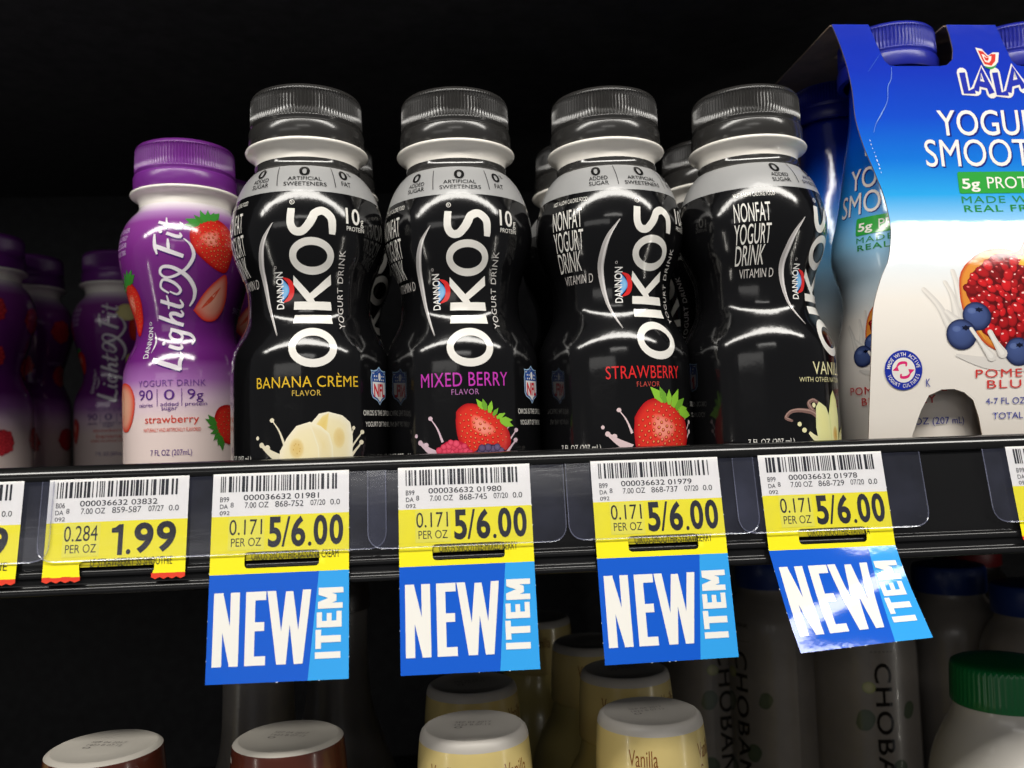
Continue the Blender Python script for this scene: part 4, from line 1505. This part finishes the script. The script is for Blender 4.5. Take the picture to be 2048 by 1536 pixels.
def panel_mesh(bm, pts2, fmap, thick, mi, maxlen=4.0):
    loops = [[Vector((x, y, 0)) for x, y in pts2]]
    fs = tessellate_polygon(loops)
    t = bmesh.new()
    vs = [t.verts.new((x, y, 0)) for x, y in pts2]
    for f in fs:
        try:
            t.faces.new([vs[i] for i in f])
        except ValueError:
            pass
    for _ in range(6):
        es = [e for e in t.edges if abs(e.verts[0].co.y - e.verts[1].co.y) > maxlen]
        if not es:
            break
        bmesh.ops.subdivide_edges(t, edges=es, cuts=1)
        bmesh.ops.triangulate(t, faces=[f for f in t.faces if len(f.verts) > 3])
    t.normal_update()
    for f in t.faces:
        if f.normal.z < 0:
            f.normal_flip()
    m1, m2 = {}, {}
    for v in t.verts:
        m1[v] = bm.verts.new(fmap(v.co.x, v.co.y, 0.0))
        m2[v] = bm.verts.new(fmap(v.co.x, v.co.y, -thick))
    for f in t.faces:
        a = bm.faces.new([m1[v] for v in f.verts])
        a.material_index = mi
        b = bm.faces.new([m2[v] for v in reversed(f.verts)])
        b.material_index = 1
    for e in t.edges:
        if len(e.link_faces) == 1:
            f = e.link_faces[0]
            vv = list(f.verts)
            a, b = e.verts
            if vv[(vv.index(a) + 1) % 3] != b:
                a, b = b, a
            q = bm.faces.new((m1[b], m1[a], m2[a], m2[b]))
            q.material_index = 1
    t.free()


bm = bmesh.new()
panel_mesh(bm, outline, carton_front, 0.5, 0)
finish(bm, 'front_panel', [M_carton, M_board], carton, sharp=40)
bm = bmesh.new()
# top, back and bottom of the wrap
box(bm, 126.9 - CB.x, 240 - CB.x, 56 - CB.y, 100 - CB.y, 158.41 - CB.z, 158.91 - CB.z)
finish(bm, 'top_panel', M_board, carton)
bm = bmesh.new()
extrude_profile(bm, [(100 - CB.y, 158.81 - CB.z), (100 - CB.y, 158.31 - CB.z), (128.6 - CB.y, 84 - CB.z), (128.6 - CB.y, 0.2 - CB.z), (129.2 - CB.y, 0.2 - CB.z), (129.2 - CB.y, 84.2 - CB.z)], 126 - CB.x, 243 - CB.x)
finish(bm, 'back_panel', M_board, carton)
bm = bmesh.new()
box(bm, 125 - CB.x, 246 - CB.x, 3.4 - CB.y, 128.4 - CB.y, 0.0 - CB.z + 0.2, 0.5 - CB.z + 0.2)
finish(bm, 'bottom_panel', M_board, carton)
# strips of the top between the cap holes and the arched lips behind the caps
bm = bmesh.new()
for a, b in ((126.9, 140.7), (170.3, 189.3), (218.9, 240)):
    box(bm, a - CB.x, b - CB.x, 28.6 - CB.y, 56.05 - CB.y, 158.31 - CB.z, 158.81 - CB.z)
for c0 in (155.5, 204.1):
    pts = []
    for k in range(13):
        u = -1 + 2 * k / 12
        pts.append((c0 + 15.0 * u, 56.2 - CB.y, 158.71 + 5.0 * (1 - u * u) - CB.z))
    lo = [bm.verts.new((x - CB.x, y, 158.51 - CB.z)) for x, y, z in pts]
    hi = [bm.verts.new((x - CB.x, y + 2.5 * 0, z)) for x, y, z in pts]
    lo2 = [bm.verts.new((x - CB.x, y + 0.5, 158.51 - CB.z)) for x, y, z in pts]
    hi2 = [bm.verts.new((x - CB.x, y + 0.5, z)) for x, y, z in pts]
    for k in range(12):
        bm.faces.new((lo[k], lo[k + 1], hi[k + 1], hi[k]))
        bm.faces.new((lo2[k], hi2[k], hi2[k + 1], lo2[k + 1]))
        bm.faces.new((hi[k], hi[k + 1], hi2[k + 1], hi2[k]))
finish(bm, 'cap_collar', M_board, carton)

t = Ink(maxlen=3.0, step=0.012, base=0.06)
drink_front(t, 184.6, 115.07, 0.99)
mark(t, 173.88, 130.90, 0.98)
t.text('POMEGRANATE', 162.2, 209.5, 27.0, 29.8, '#cf3a36', spacing=1.15)
t.text('BLUEBERRY', 166.2, 205, 23.3, 26.1, '#cf3a36', spacing=1.15)
t.text('4-7 FL OZ (207 mL) BOTTLES', 165.7, 207, 17.2, 20.1, '#2f3a94')
t.text('TOTAL 1.75 PT (828 mL)', 168.1, 204, 12.2, 15.1, '#2f3a94')
# rubbed scratches of the coating
for pts in ([(147.38, 141.38), (146.79, 137.0), (145.25, 133.86), (144.4, 128.41), (141.38, 123.05), (139.25, 119.79), (138.01, 116.33)],):
    t.stroke(pts, [0.10, 0.16, 0.22, 0.12, 0.36, 0.14, 0.08], '#7ea6e2')
for k_ in range(9):
    zz_ = 113.4 - 1.5 * k_
    t.disc(136.4 + (113.4 - zz_) * 0.24 + rnd.uniform(-0.2, 0.2), zz_, rnd.uniform(0.1, 0.3), rnd.uniform(0.2, 0.6), '#cfe0f4', n=6, rot=0.3)
t.stroke([(143.6, 146.5), (141.0, 143.0), (138.4, 139.6)], [0.05, 0.1, 0.05], '#4a76d0')
t.text('K', 144.6, 146.1, 24.5, 27.2, '#2f3a94')
# round culture seal
sx, sz = 136.8, 30.3
t.disc(sx, sz, 6.6, 6.7, '#1c2f9c', n=36)
t.nxt()
t.disc(sx, sz, 4.1, 4.2, '#e6e2dc', n=32)
t.nxt()
for word, a0, a1, r, flip in (('MADE WITH ACTIVE', 2.95, 0.2, 4.7, 1), ('YOGURT CULTURES', 3.5, 5.95, 5.9, -1)):
    for k, ch in enumerate(word):
        if ch == ' ':
            continue
        a = a0 + (a1 - a0) * k / (len(word) - 1)
        vs, fs = text_mesh(ch, 0.01, 0.0, 1.0)
        wx = max(v[0] for v in vs) - min(v[0] for v in vs)
        ox = min(v[0] for v in vs) + wx / 2
        sc = 1.75
        out = []
        for x, y in vs:
            lx, ly = (x - ox) * sc * 0.75, y * sc
            rr = r + flip * ly
            aa = a - flip * lx / r
            out.append((sx + rr * math.cos(aa), sz + rr * math.sin(aa)))
        t.tris(out, fs, [lin('#e6e2dc')] * len(out))
pk = '#d8266e'
t.stroke([(sx - 2.6, sz + 0.6), (sx - 1.4, sz + 2.2), (sx + 0.8, sz + 2.4), (sx + 0.9, sz + 1.2)], [0.3, 0.9, 0.9, 0.5], pk)
t.poly([(sx - 3.9, sz - 0.1), (sx - 1.6, sz - 0.3), (sx - 2.2, sz + 1.5)], pk)
t.stroke([(sx + 2.6, sz - 0.6), (sx + 1.4, sz - 2.2), (sx - 0.8, sz - 2.4), (sx - 0.9, sz - 1.2)], [0.3, 0.9, 0.9, 0.5], pk)
t.poly([(sx + 3.9, sz + 0.1), (sx + 1.6, sz + 0.3), (sx + 2.2, sz - 1.5)], pk)
fpn = [c for c in carton.children if c.name.startswith('front_panel')][0]
t.build('lettering', carton_front, M_carton_ink, fpn)
g = Ink(maxlen=3.0, step=0.008, base=0.06)
big_fruit(g, 176.5, 53.5, 1.0)
g.build('fruit_print', carton_front, M_carton_ink, fpn)


# ------------------------------------------------------------------ lower shelf
LZ = -230.0


def creamer(label, loc, rot, style='cream', group='creamer bottles with overcaps on the lower shelf'):
    """loc z = top of the cap"""
    x, y, top = loc
    root = thing('creamer_bottle', label, 'creamer bottle', (x, y, LZ), rot, group=group)
    h = top - LZ
    rtop = 17.4
    bm = bmesh.new()
    capb = h - 26
    prof = [(17.0, capb), (18.6, capb), (18.9, capb + 0.5), (18.5, capb + 13), (17.75, h - 4.2)]
    if style == 'brown':
        prof[-1] = (17.6, h - 2.0)
    lathe(bm, smooth_profile(prof, 1.5) + ([(17.65, h - 3.6)] if style == 'cream' else [(17.4, h - 1.3)]), n=96, cap_top=False)
    cap = finish(bm, 'overcap', M_cream if style == 'cream' else M_brown, root, sharp=50)
    bm = bmesh.new()
    lathe(bm, ([(17.65, h - 3.6), (17.5, h - 2.6)] if style == 'cream' else [(17.4, h - 1.4)]) + [(17.0, h - 1.0 - 0.3 * (style == 'cream')), (16.3, h - 0.6), (15.6, h - 0.25), (15.3, h - 0.35), (15.1, h - 0.45), (8, h - 0.4)], n=96)
    topo = finish(bm, 'cap_top', M_creamtop if style == 'cream' else M_browntop, root, sharp=60)
    bm = bmesh.new()
    body = smooth_profile([(29, 0.5), (31, 3), (31.5, 20), (31, 70), (29, 92), (24, 108), (19.5, capb - 8), (18.2, capb - 3), (17.2, capb - 0.2)], 3)
    lathe(bm, body, n=72, cap_bot=True)
    finish(bm, 'bottle_body', M_cream_body if style == 'cream' else M_dark_bottle, root, sharp=60)
    # date code dots printed on the lid
    t = Ink(maxlen=6, base=0.06, step=0)
    for k, s in enumerate(('SEP 04 2017', '1423 B 07:12', '0')):
        t.text(s, -6.2, 5.5 - 9 * (k == 2), 2.2 - 2.6 * k, 3.9 - 2.6 * k, '#6f6a66')
    t.build('date_code', lambda a, b, o: Vector((a, b, h - 0.42 + o)), M_tag, topo)
    if style == 'cream':
        t = Ink(maxlen=2, base=0.05)
        fm = lambda a, b, o: Vector(((18.15 + o) * math.sin(a / 18), -(18.15 + o) * math.cos(a / 18), b))
        rr = lambda z: 17.75 + (18.5 - 17.75) * max(0, min(1, (h - 4.2 - z) / (h - 4.2 - capb - 13)))
        fm = lambda a, b, o: Vector(((rr(b) + o + 0.05) * math.sin(a / 18), -(rr(b) + o + 0.05) * math.cos(a / 18), b))
        for c in (-9.0, 15.5):
            t.text('Vanilla', c - 4.6, c + 4.6, h - 12.6, h - 7.6, '#7c4a22')
            t.text('Bean', c - 3.4, c + 3.2, h - 19.0, h - 14.4, '#7c4a22')
        t.build('lettering', fm, M_ink, cap)
    else:
        # white hinge strip down one side of the cap
        t = Ink(maxlen=2, base=0.08)
        rr = lambda z: 17.75 + (18.6 - 17.75) * max(0, min(1, (h - 4.2 - z) / 22.0))
        t.poly(round_poly([(-24, h - 3.9), (-15.5, h - 3.9), (-17.0, h - 9), (-17.0, h - 25), (-24, h - 25)], 1.2, 4), '#d8d2c8')
        t.build('hinge_strip', lambda a, b, o: Vector(((rr(b) + o + 0.05) * math.sin(a / 18), -(rr(b) + o + 0.05) * math.cos(a / 18), b)), M_ink, cap)
    return root


CG = 'creamer bottles with overcaps on the lower shelf'
c1 = creamer('creamer bottle with a pale yellow cap and grey lid, under the mixed berry tag', (-11.0, 17.5, -80.4), -6)
dup(c1, (48.4, 24.0, LZ - 0.6), 8, 'creamer bottle with pale yellow cap lettered Vanilla Bean, under the strawberry tag', CG)
dup(c1, (-10.0, 76, LZ - 2.0), 12, 'dim yellow capped creamer directly behind the one under the mixed berry tag', CG)
dup(c1, (51.0, 78, LZ - 0.2), 2, 'dim yellow capped creamer directly behind the Vanilla Bean one', CG)
dup(c1, (46.5, 134, LZ - 1.5), 15, 'very dark yellow creamer, last of the row behind Vanilla Bean', CG)
dup(c1, (27.0, 190, LZ - 0.5), 30, 'very dark creamer deep between the mixed berry and strawberry tags', CG)
dup(c1, (-201.0, 38, LZ - 2.0), 0, 'yellow capped creamer showing only a sliver at the left edge', CG)
br = creamer('creamer bottle with brown cap and white lid, under the 1.99 tag', (-128.0, 20, -81.0), -12, 'brown')
dup(br, (-70.6, 20, LZ - 0.2), -16, 'creamer bottle with brown cap and white lid, under the banana tag', CG)


def plain_bottle(name, label, loc, rot, prof, capprof, mats, group, cat='drink bottle', writing=None, rib=None):
    root = thing(name, label, cat, (loc[0], loc[1], LZ), rot, group=group)
    bm = bmesh.new()
    lathe(bm, smooth_profile(prof, 2.5), n=72, cap_bot=True)
    body = finish(bm, 'bottle_body', mats[0], root, sharp=60)
    bm = bmesh.new()
    lathe(bm, capprof, n=240 if rib else 72, rib=rib)
    finish(bm, 'cap', mats[1], root, sharp=50)
    if writing:
        writing(body, prof)
    return root


PC = [(25, 0.5), (26, 3), (26.2, 20), (26.2, 110), (26.0, 128), (24.4, 140), (20, 150), (17.5, 153), (17.2, 156)]


def chob(body, prof):
    sp = smooth_profile(prof, 2.5)
    fm = on_bottle(sp, 26.0)
    t = Ink(maxlen=2.2)
    t.text('CHOBANI', -4.2, 4.2, 52, 124, '#1c1917', down=True, spacing=1.1, bold=0.012)
    t.text('DRINK', -5.2, 5.0, 136.5, 138.6, '#3a3632', bold=0.01)
    for k in range(6):
        t.rect(-5.6 + 2.0 * k, -4.4 + 2.0 * k, 129.2, 129.7, '#6a645e')
    t.build('lettering', fm, M_ink, body)
    g = Ink(maxlen=2.2, base=0.04)
    for x, z, r in ((-9, 96, 1.0), (6.5, 72, 0.9), (-10, 60, 1.1), (14, 100, 0.8)):
        g.fan(spline([(x - 5 * r, z - 2), (x - 3 * r, z + 4 * r), (x + 1.5 * r, z + 5 * r), (x + 4.4 * r, z + 1), (x + 1.6 * r, z - 4.5 * r), (x - 3 * r, z - 5 * r), (x - 5 * r, z - 2)], 4)[:-1], '#5a6552', '#4c5846')
    g.nxt()
    for x, z, r in ((-12, 40, 6), (9, 44, 6.5), (-7, 112, 3.2)):
        g.disc(x, z, r, r * 0.9, '#b9b48a', '#8f9a5a', n=20)
    g.build('fruit_print', fm, M_ink, body)


WG = 'white drink bottles with words running down, lower shelf'
cp = [(18.4, 156), (18.8, 156.4), (18.8, 168), (18, 170), (16, 170.6), (9, 170.7)]
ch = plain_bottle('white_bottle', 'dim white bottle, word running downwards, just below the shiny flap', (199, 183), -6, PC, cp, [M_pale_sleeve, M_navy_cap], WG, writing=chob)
dup(ch, (160, 208, LZ), -62, 'dim white bottle turned aside, left of the one below the shiny flap', WG)
dup(ch, (126, 232, LZ), 12, 'darkest white bottle, behind the Vanilla Bean creamer on the right', WG)
dup(ch, (256, 196, LZ - 5), 30, 'dim white bottle with a dark blue cap, right of the shiny flap', WG)
dup(ch, (272, 150, LZ - 9), 60, 'white bottle with a dark blue cap at the right edge, behind the green cap', WG)

PGN = [(29, 0.5), (30.5, 4), (31, 30), (31, 80), (30.5, 94), (28.4, 106), (24.4, 116), (21.3, 121.8), (19.8, 125.5), (19.4, 129)]
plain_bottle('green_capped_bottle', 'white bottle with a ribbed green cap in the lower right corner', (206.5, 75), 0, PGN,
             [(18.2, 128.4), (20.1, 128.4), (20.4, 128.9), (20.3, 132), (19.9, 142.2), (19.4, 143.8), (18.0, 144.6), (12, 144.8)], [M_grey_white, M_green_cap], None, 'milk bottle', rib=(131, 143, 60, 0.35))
PD = [(27, 0.5), (29, 3), (29.5, 20), (29, 70), (26, 92), (19, 112), (14.5, 128), (13.2, 150), (13.4, 168)]
DG = 'dark long necked bottles deep on the lower shelf'
dcap = [(13.6, 168), (14.4, 168.4), (14.4, 182), (13, 183.4), (8, 183.6)]
db = plain_bottle('long_necked_bottle', 'smoky grey long necked bottle behind the brown cap under the banana tag', (-92, 78), 0, PD, dcap, [M_smoke_bottle, M_dark_bottle], DG)
dup(db, (-68, 130, LZ), 20, 'smoky grey long necked bottle deep between the banana and mixed berry tags', DG)
dup(db, (2, 240, LZ), 20, 'black looking bottle deepest behind the mixed berry creamers', DG)
plain_bottle('red_capped_bottle', 'very dark bottle with a red cap deep at the right edge', (300, 250), 0, PC, cp, [M_dark_bottle, M_red_cap], None)
